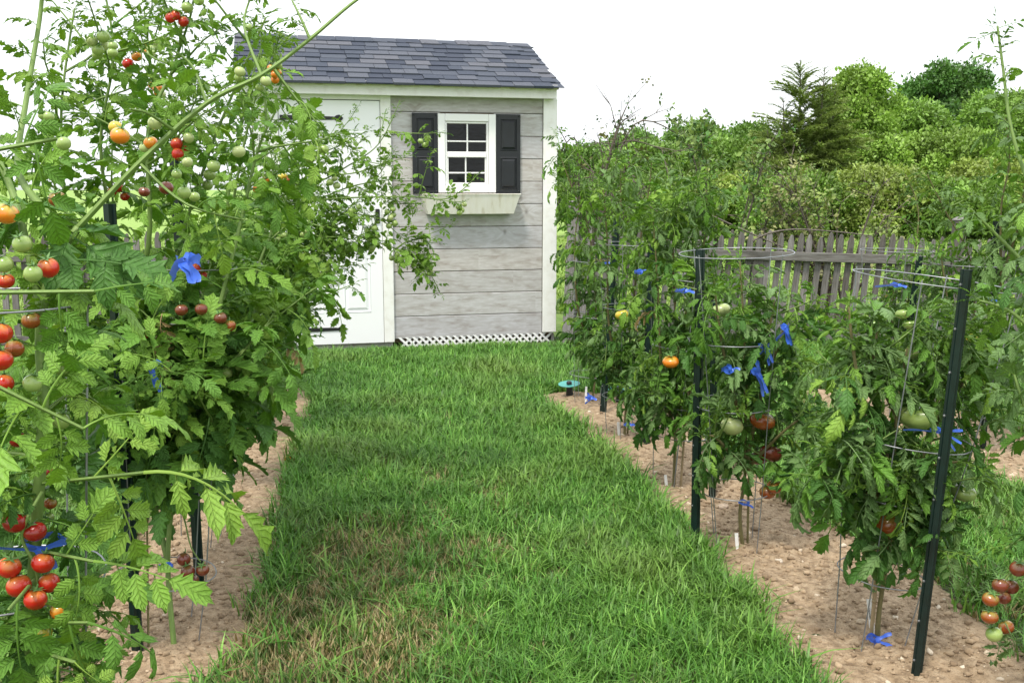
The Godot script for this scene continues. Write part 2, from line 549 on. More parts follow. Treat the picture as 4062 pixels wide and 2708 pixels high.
func build_shed() -> void:
	var s := thing("garden_shed", "small grey board garden shed with white door, dark shingled roof and black shutters", "shed", Vector3(-1.0, 0, -8.33))
	s.rotation.y = deg_to_rad(13.4)
	var wp: Material = M.white_paint
	# wall boards behind the trim, shiplap with a shadow gap
	var front := Node3D.new()
	front.name = "front_wall"
	s.add_child(front)
	var ys := [0.068]
	for k in 10:
		ys.append(0.068 + 0.1872 * (k + 1))
	ys.append(2.10)
	for k in ys.size() - 1:
		var x0 := 0.0
		var openings := [[x0, 1.296]]
		if ys[k + 1] > 1.31 and ys[k] < 1.90:
			openings = [[x0, 0.42], [0.87, 1.296]]
		for o in openings:
			shed_board(front, "siding_board", o[0] + 0.001, o[1], ys[k] + 0.0022, ys[k + 1] - 0.0022, -0.022, rng.randf_range(-0.001, 0.001), M["siding_%d" % ((k * 3 + 1) % 4)], 0.004)
	shed_board(front, "siding_board", -1.07, -0.976, 0.07, 2.1, -0.022, 0.0, M.siding_1, 0.004, 1)
	# body of the shed: sheathing behind the boards with the window opening, side and back walls, floor
	var body := MB.new()
	for r in [[-1.07, -0.98, 0.06, 2.12], [-0.075, 0.43, 0.06, 2.12], [0.86, 1.40, 0.06, 2.12], [0.43, 0.86, 0.06, 1.30], [0.43, 0.86, 1.91, 2.12]]:
		body.box(Transform3D(Basis(), Vector3((r[0] + r[1]) / 2, (r[2] + r[3]) / 2, -0.036)), Vector3(r[1] - r[0], r[3] - r[2], 0.024))
	part("sheathing", body.done(M.shed_inside), s)
	for q in [[-1.09, -1.062], [1.385, 1.413]]:
		var side := Node3D.new()
		side.name = "side_wall"
		s.add_child(side, true)
		for k in 11:
			shed_board(side, "siding_board", q[0], q[1], 0.07 + 0.187 * k, 0.07 + 0.187 * (k + 1) - 0.005, -1.95, -0.05, M["siding_%d" % (k % 4)], 0.003, 2)
		var gb := MB.new()
		var gm := Vector3((q[0] + q[1]) / 2, 2.3, -1.0)
		for sx in q:
			gb.face([Vector3(sx, 2.12, -0.04), Vector3(sx, 2.12, -1.96), Vector3(sx, 2.575, -1.0)], gm)
		part("gable", gb.done(M.siding_1), side)
	for q in [[-1.09, -1.065], [1.388, 1.413]]:
		shed_board(s, "skirt_board", q[0], q[1], -0.06, 0.066, -1.95, -0.03, M.siding_3, 0.002, 2)
	shed_board(s, "skirt_board", -1.06, 0.0, -0.06, 0.04, -0.05, -0.025, M.siding_3, 0.002)
	shed_board(s, "back_wall", -1.062, 1.385, -0.06, 2.12, -1.97, -1.94, M.siding_2)
	shed_board(s, "floor_deck", -1.062, 1.385, 0.03, 0.06, -1.94, -0.05, M.shed_inside)
	# trim
	shed_board(s, "corner_board", 1.297, 1.418, 0.085, 2.064, 0.001, 0.022, wp, 0.003, 1)
	shed_board(s, "corner_board", -1.075, -0.975, 0.06, 2.064, 0.001, 0.022, wp, 0.003, 1)
	shed_board(s, "door_casing", -0.074, 0.010, 0.045, 2.064, 0.001, 0.024, wp, 0.003, 1)
	shed_board(s, "door_casing", -0.972, -0.884, 0.045, 2.064, 0.001, 0.024, wp, 0.003, 1)
	shed_board(s, "door_casing", -0.883, -0.075, 2.026, 2.064, 0.001, 0.023, wp, 0.002)
	shed_board(s, "fascia_board", -1.19, 1.388, 2.058, 2.142, 0.085, 0.106, wp, 0.003)
	shed_board(s, "fascia_board", -1.20, 1.392, 2.128, 2.168, 0.107, 0.122, M.box_cream, 0.003)
	shed_board(s, "soffit", -1.19, 1.385, 2.066, 2.078, 0.003, 0.084, wp, 0.0)
	# door
	var d := part("door", panelled_leaf(-0.879, -0.078, 0.045, 2.020, -0.02, 0.012, [[-0.80, -0.565, 0.30, 0.90], [-0.405, -0.178, 0.30, 0.90], [-0.80, -0.565, 1.07, 1.775], [-0.405, -0.178, 1.07, 1.775]], 0.034, 0.007, M.door_paint), s)
	strap_hinge(d, -0.87, -0.372, 1.878, 0.0125)
	strap_hinge(d, -0.87, -0.384, 0.170, 0.0125)
	var hb := MB.new()
	hb.box(Transform3D(Basis(), Vector3(-0.112, 1.095, 0.017)), Vector3(0.035, 0.12, 0.010), 0.003)
	hb.tube(smooth_path([Vector3(-0.112, 1.10, 0.02), Vector3(-0.112, 1.10, 0.06), Vector3(-0.135, 1.10, 0.066), Vector3(-0.20, 1.095, 0.066)], 3), 0.008, 0.007, 8)
	part("handle", hb.done(M.iron_black), d)
	# window
	var w := Node3D.new()
	w.name = "window"
	s.add_child(w)
	var V: Material = M.vinyl_white
	for r in [[0.395, 0.455, 1.285, 1.929, 1], [0.822, 0.884, 1.285, 1.929, 1], [0.455, 0.822, 1.868, 1.929, 0], [0.455, 0.822, 1.285, 1.352, 0]]:
		shed_board(w, "frame_board", r[0] + 0.0005, r[1] - 0.0005, r[2], r[3], -0.01, 0.030, V, 0.004, r[4])
	for r in [[0.456, 0.472, 1.353, 1.867], [0.806, 0.821, 1.353, 1.867], [0.473, 0.805, 1.851, 1.867], [0.473, 0.805, 1.353, 1.369]]:
		shed_board(w, "sash_frame", r[0], r[1], r[2], r[3], -0.02, 0.017, V, 0.003)
	shed_board(w, "meeting_rail", 0.473, 0.805, 1.576, 1.622, -0.02, 0.021, V, 0.004)
	shed_board(w, "sash_frame", 0.473, 0.484, 1.37, 1.575, -0.018, 0.012, V, 0.002)
	shed_board(w, "sash_frame", 0.793, 0.805, 1.37, 1.575, -0.018, 0.012, V, 0.002)
	for p in [[1.623, 1.85, 1.707, 0.645, 0.473, 0.805], [1.37, 1.575, 1.449, 0.630, 0.485, 0.792]]:
		shed_board(w, "muntin", p[4], p[5], p[2] - 0.006, p[2] + 0.006, -0.006, 0.008, V, 0.002)
		shed_board(w, "muntin", p[3] - 0.006, p[3] + 0.006, p[0], p[2] - 0.0065, -0.006, 0.007, V, 0.002, 1)
		shed_board(w, "muntin", p[3] - 0.006, p[3] + 0.006, p[2] + 0.0065, p[1], -0.006, 0.007, V, 0.002, 1)
		for q in [[p[4], p[3] - 0.006, p[0], p[2] - 0.006], [p[3] + 0.006, p[5], p[0], p[2] - 0.006], [p[4], p[3] - 0.006, p[2] + 0.006, p[1]], [p[3] + 0.006, p[5], p[2] + 0.006, p[1]]]:
			window_pane(w, q[0], q[1], q[2], q[3], -0.002)
	# shutters
	for q in [[0.184, 0.392], [0.887, 1.095]]:
		var h := part("shutter", panelled_leaf(q[0], q[1], 1.279, 1.932, 0.002, 0.024, [[q[0] + 0.030, q[1] - 0.026, 1.632, 1.894], [q[0] + 0.030, q[1] - 0.026, 1.312, 1.580]], 0.024, 0.006, M.shutter_black), s)
		for y in [1.295, 1.916]:
			for x in [q[0] + 0.013, q[1] - 0.013]:
				var sb := MB.new()
				sb.lathe([Vector2(0.008, 0), Vector2(0.006, 0.004), Vector2(0, 0.005)], 8, Vector3.ZERO)
				var sc := part("screw", sb.done(M.shutter_black), h)
				sc.position = Vector3(x, y, 0.024)
				sc.rotation.x = PI / 2
	# window box: a tapering trough open at the top
	var bb := MB.new()
	var t := [Vector3(0.247, 1.268, 0.155), Vector3(1.062, 1.268, 0.155), Vector3(1.070, 1.268, 0.001), Vector3(0.243, 1.268, 0.001)]
	var u := [Vector3(0.293, 1.112, 0.120), Vector3(1.014, 1.112, 0.120), Vector3(1.016, 1.112, 0.001), Vector3(0.291, 1.112, 0.001)]
	var mid := Vector3(0.65, 1.19, 0.07)
	var ti := []
	var ui := []
	for k in 4:
		ti.append(mid + (t[k] - mid) * Vector3(0.975, 1, 0.87) + Vector3(0, 0, 0.002))
		ui.append(mid + (u[k] - mid) * Vector3(0.975, 0.93, 0.87) + Vector3(0, 0, 0.002))
	for k in 4:
		var j := (k + 1) % 4
		bb.face([t[k], t[j], u[j], u[k]], mid)
		bb.face([ti[k], ti[j], ui[j], ui[k]], mid + (ti[k] + ti[j] - mid * 2) * 2.0)
		bb.face([t[k], t[j], ti[j], ti[k]], mid)
	bb.face([u[0], u[1], u[2], u[3]], mid)
	bb.face([ui[0], ui[1], ui[2], ui[3]], mid - Vector3(0, 1, 0))
	var wb := part("window_box", bb.done(M.box_cream), s)
	shed_board(wb, "rim", 0.240, 1.070, 1.2685, 1.2775, 0.1405, 0.160, M.box_cream, 0.003)
	# lattice under the boards: crossed slats in a frame of two thin rails
	var lat := Node3D.new()
	lat.name = "lattice_skirt"
	s.add_child(lat)
	var hgt := 0.105
	for dirn in 2:
		for k in 24:
			var x := -0.02 + k * 0.0585
			if x < 0.012 or x + hgt > 1.40:
				continue
			var sb := MB.new()
			var zz := -0.010 + dirn * 0.006
			var wd := 0.026
			var a := Vector3(x, -0.025, zz)
			var c := Vector3(x + hgt, -0.025 + hgt, zz)
			if dirn == 1:
				a.x = x + hgt
				c.x = x
			var e := Vector3(wd, 0, 0)
			var dz := Vector3(0, 0, 0.005)
			var mm := (a + c + e) / 2 + dz / 2
			sb.face([a + dz, a + e + dz, c + e + dz, c + dz], mm)
			sb.face([a, a + dz, c + dz, c], mm)
			sb.face([a + e, a + e + dz, c + e + dz, c + e], mm)
			sb.face([a, a + e, c + e, c], mm)
			part("lattice_slat", sb.done(M.vinyl_white), lat)
	# roof: decking under overlapping shingles, one mesh each
	var roof := Node3D.new()
	roof.name = "roof"
	s.add_child(roof)
	var e0 := Vector3(0, 2.150, 0.125)
	var e1 := Vector3(0, 2.610, -0.96)
	var along := (e1 - e0).normalized()
	var up := Vector3(1, 0, 0).cross(along) * -1.0
	if up.y < 0:
		up = -up
	var slope := e0.distance_to(e1)
	var db := MB.new()
	var fb := Basis(Vector3(1, 0, 0), up, Vector3(1, 0, 0).cross(up))
	db.box(Transform3D(fb, Vector3(0.1, 0, 0) + (e0 + e1) / 2 - up * 0.012), Vector3(2.6, 0.018, slope))
	part("decking", db.done(M.shed_inside), roof)
	var b1 := e1 + Vector3(0, 0.0, 0)
	var b0 := Vector3(0, 2.15, -2.06)
	var al2 := (b1 - b0).normalized()
	var up2 := Vector3(1, 0, 0).cross(al2)
	if up2.y < 0:
		up2 = -up2
	var fb2 := Basis(Vector3(1, 0, 0), up2, Vector3(1, 0, 0).cross(up2))
	var bk := MB.new()
	bk.box(Transform3D(fb2, Vector3(0.1, 0, 0) + (b0 + b1) / 2), Vector3(2.62, 0.02, b0.distance_to(b1)))
	part("back_slope", bk.done(M.shingle_1), roof)
	var courses := 9
	var expo := slope / courses
	var kinds := []
	for k in 5:
		for q in 3:
			var sb := MB.new()
			var wdt: float = [0.115, 0.165, 0.215][q]
			var tk: float = 0.013 if k % 2 else 0.021
			sb.box(Transform3D(), Vector3(wdt - 0.003, tk, expo + 0.05), 0.0015)
			kinds.append([wdt, sb.done(M["shingle_%d" % k])])
	for r in courses + 1:
		var x := -1.22 - rng.randf() * 0.1
		while x < 1.40:
			var kd: Array = kinds[rng.randi() % kinds.size()]
			var wd: float = kd[0]
			var x2 := x + wd
			var jut := rng.randf_range(-0.010, 0.010)
			var me: Mesh = kd[1]
			if x2 > 1.435 or x < -1.22:
				x = maxf(x, -1.22)
				x2 = minf(x2, 1.435)
				var sb := MB.new()
				sb.box(Transform3D(), Vector3(maxf(0.02, x2 - x - 0.003), 0.007, expo + 0.05), 0.0015)
				me = sb.done(M["shingle_%d" % (rng.randi() % 5)])
			var o := part("shingle", me, roof)
			var down := r * expo + expo * 0.5 - 0.025 + (jut if r > 0 else 0.0)
			o.transform = Transform3D(fb * Basis(Vector3.RIGHT, deg_to_rad(-3.6)), Vector3((x + x2) / 2, 0, 0) + e0 + along * down + up * (0.006 + rng.randf() * 0.002))
			x = x2
	for k in 16:
		var cb := MB.new()
		cb.box(Transform3D(), Vector3(0.20, 0.006, 0.24), 0.002)
		var o := part("ridge_cap", cb.done(M["shingle_%d" % (k % 5)]), roof)
		o.transform = Transform3D(Basis(Vector3.FORWARD, 0.04), Vector3(-1.12 + k * 0.165, 2.612 + 0.001 * (k % 2), -1.035))


# ---------------------------------------------------------------- fence
func picket_mesh(h: float, w: float, m: Material, sd: float) -> ArrayMesh:
	var b := MB.new()
	var t := 0.018
	var o := [Vector2(-w / 2, 0), Vector2(w / 2, 0), Vector2(w / 2, h - 0.062), Vector2(w * 0.20, h - 0.006), Vector2(0, h), Vector2(-w * 0.22, h - 0.008), Vector2(-w / 2, h - 0.058)]
	var f := []
	var k := []
	var us := []
	for p in o:
		f.append(Vector3(p.x, p.y, t / 2))
		k.append(Vector3(p.x, p.y, -t / 2))
		us.append(Vector2(p.y * 0.9 + sd, p.x * 1.4 + sd * 3.1))
	var mid := Vector3(0, h / 2, 0)
	b.face(f, mid, us)
	b.face(k, mid, us)
	for i in o.size():
		var j := (i + 1) % o.size()
		b.face([f[i], f[j], k[j], k[i]], mid, [us[i], us[j], us[j] + Vector2(0, 0.03), us[i] + Vector2(0, 0.03)])
	return b.done(m)

func build_fence(label: String, a: Vector3, b: Vector3, posts: Array, lean: float, gap := 0.083, skip_from := -1.0) -> void:
	var f := thing("picket_fence", label, "fence", a, "grey wooden picket fence runs")
	var span := b - a
	var n := int(span.length() / gap)
	var dirn := span.normalized()
	var flat := Vector3(dirn.x, 0, dirn.z).normalized()
	var yaw := atan2(-flat.z, flat.x)
	var pool := []
	for k in 9:
		pool.append(picket_mesh(0.955 + rng.randf() * 0.03, 0.045 + rng.randf() * 0.007, M["fence_wood_%d" % [0, 0, 1, 0, 2, 0, 1, 0, 2][k]], k * 0.37))
	for i in n:
		var o := part("picket", pool[rng.randi() % 9], f)
		o.position = span * ((i + 0.5) / n) + Vector3(0, rng.randf_range(-0.02, 0.012), 0)
		o.rotation = Vector3(rng.randf_range(-0.01, 0.01), yaw, -lean + rng.randf_range(-0.012, 0.012))
	for y in [0.105, 0.775]:
		var rb := MB.new()
		var mid := span / 2 + Vector3(0, y, 0) + Vector3(-flat.z, 0, flat.x) * 0.036
		var bs := Basis(dirn, Vector3.UP, dirn.cross(Vector3.UP)).orthonormalized()
		rb.box(Transform3D(bs, mid), Vector3(span.length() + 0.02, 0.075, 0.038), 0.004, 0, Vector2(0.3, 0.1), 0.8)
		part("rail", rb.done(M.fence_wood_0), f)
	for p in posts:
		var pb := MB.new()
		var h: float = p[1]
		pb.box(Transform3D(Basis(), Vector3(0, h / 2 - 0.05, 0)), Vector3(0.092, h, 0.092), 0.006, 1, Vector2(0.2, 0.4), 0.8)
		var o := part("post", pb.done(M.fence_wood_1 if h < 1.2 else M.fence_wood_2), f)
		o.position = p[0] - a
		o.rotation.z = -lean * 0.5
		var cb := MB.new()
		var tip := Vector3(0, h + 0.0, 0)
		var q := [Vector3(-0.05, h - 0.05, -0.05), Vector3(0.05, h - 0.05, -0.05), Vector3(0.05, h - 0.05, 0.05), Vector3(-0.05, h - 0.05, 0.05)]
		for k in 4:
			cb.face([q[k], q[(k + 1) % 4], tip], Vector3(0, h - 0.1, 0))
		part("cap", cb.done(M.fence_wood_2), o)


# ---------------------------------------------------------------- ground, beds and grass
var bed_a := {"l": [Vector2(-1.95, -6.7), Vector2(-1.85, -6.3), Vector2(-1.85, -5.3), Vector2(-1.62, -4.2), Vector2(-1.5, -3.86), Vector2(-1.36, -3.02), Vector2(-1.3, -2.55), Vector2(-1.35, -1.5)], "r": [Vector2(-1.45, -6.7), Vector2(-1.27, -6.3), Vector2(-1.22, -6.06), Vector2(-1.13, -5.29), Vector2(-1.03, -4.6), Vector2(-0.93, -3.86), Vector2(-0.84, -3.2), Vector2(-0.765, -2.72), Vector2(-0.82, -2.5), Vector2(-0.8, -1.5)]}
var bed_b := {"l": [Vector2(0.30, -6.45), Vector2(0.136, -6.25), Vector2(0.36, -5.44), Vector2(0.47, -4.77), Vector2(0.575, -4.27), Vector2(0.675, -3.55), Vector2(0.735, -3.09), Vector2(0.775, -2.7), Vector2(0.80, -2.4), Vector2(0.82, -1.5)], "r": [Vector2(0.5, -6.45), Vector2(0.95, -6.1), Vector2(1.06, -5.2), Vector2(1.18, -4.27), Vector2(1.25, -3.84), Vector2(1.42, -3.35), Vector2(1.47, -2.78), Vector2(1.5, -1.5)]}
var bed_c := {"l": [Vector2(1.85, -6.5), Vector2(1.80, -6.2), Vector2(1.95, -5.5), Vector2(2.12, -4.9), Vector2(2.2, -4.2)], "r": [Vector2(2.4, -6.5), Vector2(2.65, -6.0), Vector2(2.8, -5.0), Vector2(2.85, -4.2)]}
var edge_noise := FastNoiseLite.new()
var lump := FastNoiseLite.new()

func edge_x(line: Array, z: float) -> float:
	if z <= line[0].y:
		return line[0].x
	for i in line.size() - 1:
		if z <= line[i + 1].y:
			return lerpf(line[i].x, line[i + 1].x, (z - line[i].y) / (line[i + 1].y - line[i].y))
	return line[line.size() - 1].x

# how far inside a bed a point lies (metres, negative outside)
func in_bed(bed: Dictionary, x: float, z: float) -> float:
	var l: Array = bed.l
	var w := edge_noise.get_noise_2d(x * 10.0, z * 10.0) * 0.06
	var d := minf(x - edge_x(l, z), edge_x(bed.r, z) - x)
	return minf(d, minf(z - l[0].y, l[l.size() - 1].y - z)) + w

func soil_inside(x: float, z: float) -> float:
	return maxf(in_bed(bed_a, x, z), maxf(in_bed(bed_b, x, z), in_bed(bed_c, x, z)))

func soil_height(x: float, z: float) -> float:
	return 0.010 + (lump.get_noise_2d(x, z) * 0.016 + lump.get_noise_2d(x * 4.0, z * 4.0) * 0.011 + lump.get_noise_2d(x * 13.0 + 50.0, z * 13.0) * 0.006)

func build_bed(called: String, bed: Dictionary, label: String, clods: int) -> void:
	var l: Array = bed.l
	var z0: float = l[0].y
	var z1: float = l[l.size() - 1].y
	var nz := int((z1 - z0) / 0.022)
	var nx := 44
	var b := MB.new()
	for i in nz + 1:
		var z := lerpf(z0, z1, float(i) / nz)
		var xa := edge_x(l, z) - 0.05
		var xb := edge_x(bed.r, z) + 0.05
		for k in nx + 1:
			var x := lerpf(xa, xb, float(k) / nx)
			var inside := clampf((in_bed(bed, x, z) + 0.03) / 0.05, 0, 1)
			b.add(Vector3(x, lerpf(-0.03, soil_height(x, z), inside), z))
	for i in nz:
		for k in nx:
			var a := i * (nx + 1) + k
			b.quad(a, a + 1, a + nx + 2, a + nx + 1)
	var o := part(called, b.done(M.soil), self)
	o.name = numbered(called)
	tag(o, label, "soil", "", "structure")
	# crumbs and pebbles lying on the soil
	for pass_k in 2:
		var xs := []
		var cs := []
		var kb := MB.new()
		var rr := RandomNumberGenerator.new()
		rr.seed = 40 + pass_k
		var prof := []
		for k in 5:
			var a := PI * (k / 4.0 - 0.5)
			prof.append(Vector2(cos(a), sin(a) * 0.62))
		kb.lathe(prof, 7, Vector3.ZERO)
		for k in kb.v.size():
			var q := kb.v[k]
			kb.v[k] = q * (1.0 + 0.34 * sin(q.x * 3.1 + q.y * 4.0 + pass_k) * cos(q.z * 3.7 - q.y * 2.0))
		for k in (clods if pass_k == 0 else clods / 7):
			var z := lerpf(z0, z1, sqrt(rng.randf()))
			var x := lerpf(edge_x(l, z), edge_x(bed.r, z), rng.randf())
			if in_bed(bed, x, z) < 0.0:
				continue
			var sz := 0.0013 + 0.0115 * pow(rng.randf(), 6.5) if pass_k == 0 else 0.002 + 0.011 * pow(rng.randf(), 7.0)
			var bs := Basis.from_euler(Vector3(rng.randf() * 0.6, rng.randf() * TAU, rng.randf() * 0.6)).scaled(Vector3(sz * rng.randf_range(0.8, 1.5), sz, sz * rng.randf_range(0.8, 1.3)))
			xs.append(Transform3D(bs, Vector3(x, soil_height(x, z) + sz * 0.25, z)))
			var f := rng.randf()
			cs.append(lin(0.20, 0.138, 0.084).lerp(lin(0.38, 0.280, 0.180), f) if pass_k == 0 else lin(0.42, 0.31, 0.20).lerp(lin(0.60, 0.52, 0.41), f * f))
		var c := copies("soil_crumbs" if pass_k == 0 else "pebbles", kb.done(M.clod), xs, cs, o)
		c.set_meta("kind", "stuff")

func tuft_mesh(blades: int, upright: float, wide: float, sd: int) -> ArrayMesh:
	var r := RandomNumberGenerator.new()
	r.seed = sd
	var b := MB.new()
	for k in blades:
		var a := r.randf() * TAU
		var d := Vector3(cos(a), 0, sin(a))
		var side := Vector3(-d.z, 0, d.x)
		var base := Vector3(r.randf_range(-0.35, 0.35), 0, r.randf_range(-0.35, 0.35))
		var h := r.randf_range(0.55, 1.0)
		var lean := r.randf_range(0.1, 1.0) * (1.0 - upright) * 1.25 + 0.05
		var w := wide * r.randf_range(0.6, 1.2)
		var shade := r.randf_range(0.72, 1.2)
		b.col = Color(shade, shade, shade * r.randf_range(0.8, 1.1))
		var prev := [-1, -1]
		for s in 4:
			var t := s / 3.0
			var p := base + d * lean * h * t * t + Vector3.UP * h * t * (1.0 - 0.33 * lean * t)
			var ww := w * (1.0 - t * t)
			if s < 3:
				var i0 := b.add(p - side * ww)
				var i1 := b.add(p + side * ww)
				if s > 0:
					b.quad(prev[0], prev[1], i1, i0)
				prev = [i0, i1]
			else:
				var tp := b.add(p)
				b.tri(prev[0], prev[1], tp)
	return b.done(M.grass_blade)

func build_grass() -> void:
	var patch := FastNoiseLite.new()
	patch.seed = 8
	patch.frequency = 0.9
	patch.fractal_octaves = 3
	var lush := [tuft_mesh(8, 0.25, 0.034, 1), tuft_mesh(8, 0.0, 0.036, 2), tuft_mesh(9, 0.35, 0.028, 3), tuft_mesh(7, -0.2, 0.042, 4), tuft_mesh(8, 0.45, 0.032, 5)]
	var xs := [[], [], [], [], []]
	var cs := [[], [], [], [], []]
	var sx := [[], []]
	var sc := [[], []]
	var n := 0
	var zones := [[-1.7, 1.2, -3.6, -1.9, 2500], [-2.6, 2.6, -5.0, -3.6, 1950], [-3.6, 4.2, -8.9, -5.0, 1150], [1.2, 2.6, -3.6, -1.9, 1200], [-2.6, -1.7, -3.6, -2.4, 1100]]
	for zn in zones:
		var count := int((zn[1] - zn[0]) * (zn[3] - zn[2]) * zn[4])
		for k in count:
			var x := rng.randf_range(zn[0], zn[1])
			var z := rng.randf_range(zn[2], zn[3])
			if absf(x) > 0.62 * -z + 0.35:
				continue
			if soil_inside(x, z) > rng.randf_range(-0.01, 0.035):
				continue
			# the shed stands here
			var q := Vector2(x + 1.0, z + 8.33).rotated(deg_to_rad(13.4))
			if q.x > -1.15 and q.x < 1.42 and q.y < 0.03:
				continue
			var p := patch.get_noise_2d(x, z)
			# the worn, dried patch beside the left bed
			var dd := Vector2((x + 0.47 + (z + 2.9) * 0.10) / 0.52, (z + 2.55) / 2.0).length()
			var dry := clampf(1.30 - dd + p * 0.75 + patch.get_noise_2d(x * 5.0, z * 5.0) * 0.45, 0, 1)
			dry = maxf(dry, clampf(patch.get_noise_2d(x * 1.6 + 30.0, z * 1.6) * 2.2 - 0.75, 0, 0.8))
			if x > 1.25:
				dry = maxf(dry, 0.30)
			var far := clampf((-z - 3.0) / 5.0, 0, 1)
			var hgt := rng.randf_range(0.048, 0.105) * (1.0 + 0.35 * p) * lerpf(1.0, 1.12, far)
			if soil_inside(x, z) > -0.09:
				hgt *= 1.2
			if q.y < 0.30 and q.x > -1.2 and q.x < 1.6:
				hgt *= 0.38
			var wide := lerpf(1.0, 1.25, far)
			if rng.randf() < dry * 0.92:
				hgt *= 0.52
				var bs := Basis(Vector3.UP, rng.randf() * TAU).scaled(Vector3(hgt * 1.3, hgt, hgt * 1.3))
				sx[n % 2].append(Transform3D(bs, Vector3(x, 0.0, z)))
				var f := rng.randf()
				sc[n % 2].append(lin(0.29, 0.225, 0.105).lerp(lin(0.56, 0.46, 0.25), f) if rng.randf() < 0.58 else lin(0.10, 0.175, 0.038))
			else:
				var bs := Basis(Vector3.UP, rng.randf() * TAU).scaled(Vector3(hgt * wide, hgt, hgt * wide))
				var i := rng.randi() % 5
				if dry > 0.25:
					hgt *= 0.8
				xs[i].append(Transform3D(bs, Vector3(x, 0.0, z)))
				var g := lin(0.070, 0.200, 0.026).lerp(lin(0.215, 0.41, 0.080), rng.randf() * rng.randf() * 1.25)
				g = g.lerp(lin(0.17, 0.275, 0.060), clampf(p * 1.2, 0, 0.8))
				cs[i].append(g * rng.randf_range(0.6, 1.4))
			n += 1
	var lawn := thing("lawn_grass", "green grass of the path and lawn between the tomato beds", "grass", Vector3.ZERO, "", "stuff")
	for i in 5:
		copies("grass_tufts", lush[i], xs[i], cs[i], lawn)
	for i in 2:
		copies("dry_tufts", tuft_mesh(12, 0.55, 0.035, 20 + i), sx[i], sc[i], lawn)
	# meadow beyond the fence
	var mx := []
	var mc := []
	for k in 26000:
		var z := -8.6 - pow(rng.randf(), 1.8) * 18.0
		var x := rng.randf_range(-0.62, 0.62) * -z
		if z > -10.8 and x > -2.5 and x < 0.7:
			continue
		var h := rng.randf_range(0.05, 0.11)
		mx.append(Transform3D(Basis(Vector3.UP, rng.randf() * TAU).scaled(Vector3(h * 1.7, h, h * 1.7)), Vector3(x, 0, z)))
		mc.append(lin(0.19, 0.33, 0.055).lerp(lin(0.29, 0.40, 0.10), rng.randf()))
	var mo := copies("meadow_grass", tuft_mesh(12, 0.45, 0.05, 33), mx, mc, self)
	tag(mo, "bright yellow-green meadow grass seen through the picket fence", "grass", "", "stuff")

func build_ground() -> void:
	var g := MB.new()
	var nx := 60
	var nz := 60
	for i in nz + 1:
		for k in nx + 1:
			g.add(Vector3(lerpf(-6.0, 7.0, float(k) / nx), -0.004, lerpf(2.0, -8.95, float(i) / nz)))
	for i in nz:
		for k in nx:
			var a := i * (nx + 1) + k
			g.quad(a, a + nx + 1, a + nx + 2, a + 1)
	var o := part("lawn_soil", g.done(M.thatch), self)
	tag(o, "thatch and earth under the lawn grass", "ground", "", "structure")
	var f := MB.new()
	f.quad(f.add(Vector3(-400, -0.03, 60)), f.add(Vector3(-400, -0.03, -500)), f.add(Vector3(400, -0.03, -500)), f.add(Vector3(400, -0.03, 60)))
	var m := part("meadow", f.done(M.meadow_green), self)
	tag(m, "open green meadow running back to the woods", "meadow", "", "structure")


# ---------------------------------------------------------------- trees and shrubs
func leaf_clump(n: int, size: float, sd: int, flat := 0.0) -> ArrayMesh:
	var r := RandomNumberGenerator.new()
	r.seed = sd
	var b := MB.new()
	for k in n:
		var p := Vector3(r.randfn(), r.randfn() * (1.0 - flat), r.randfn()) * 0.45
		var d := (Vector3(r.randfn(), r.randfn() - 0.3, r.randfn()) + p).normalized()
		var sd2 := d.cross(Vector3(r.randfn(), r.randfn(), r.randfn())).normalized()
		var l := size * r.randf_range(0.7, 1.3)
		var sh := r.randf_range(0.75, 1.2)
		b.col = Color(sh, sh, sh)
		var up := d.cross(sd2) * l * 0.08
		var a := b.add(p)
		var e := b.add(p + d * l * 0.45 + sd2 * l * 0.30 + up)
		var f := b.add(p + d * l)
		var g := b.add(p + d * l * 0.45 - sd2 * l * 0.30 + up)
		b.tri(a, e, f)
		b.tri(a, f, g)
	return b.done(M.tree_leaf)

var clump_a: ArrayMesh
var clump_b: ArrayMesh

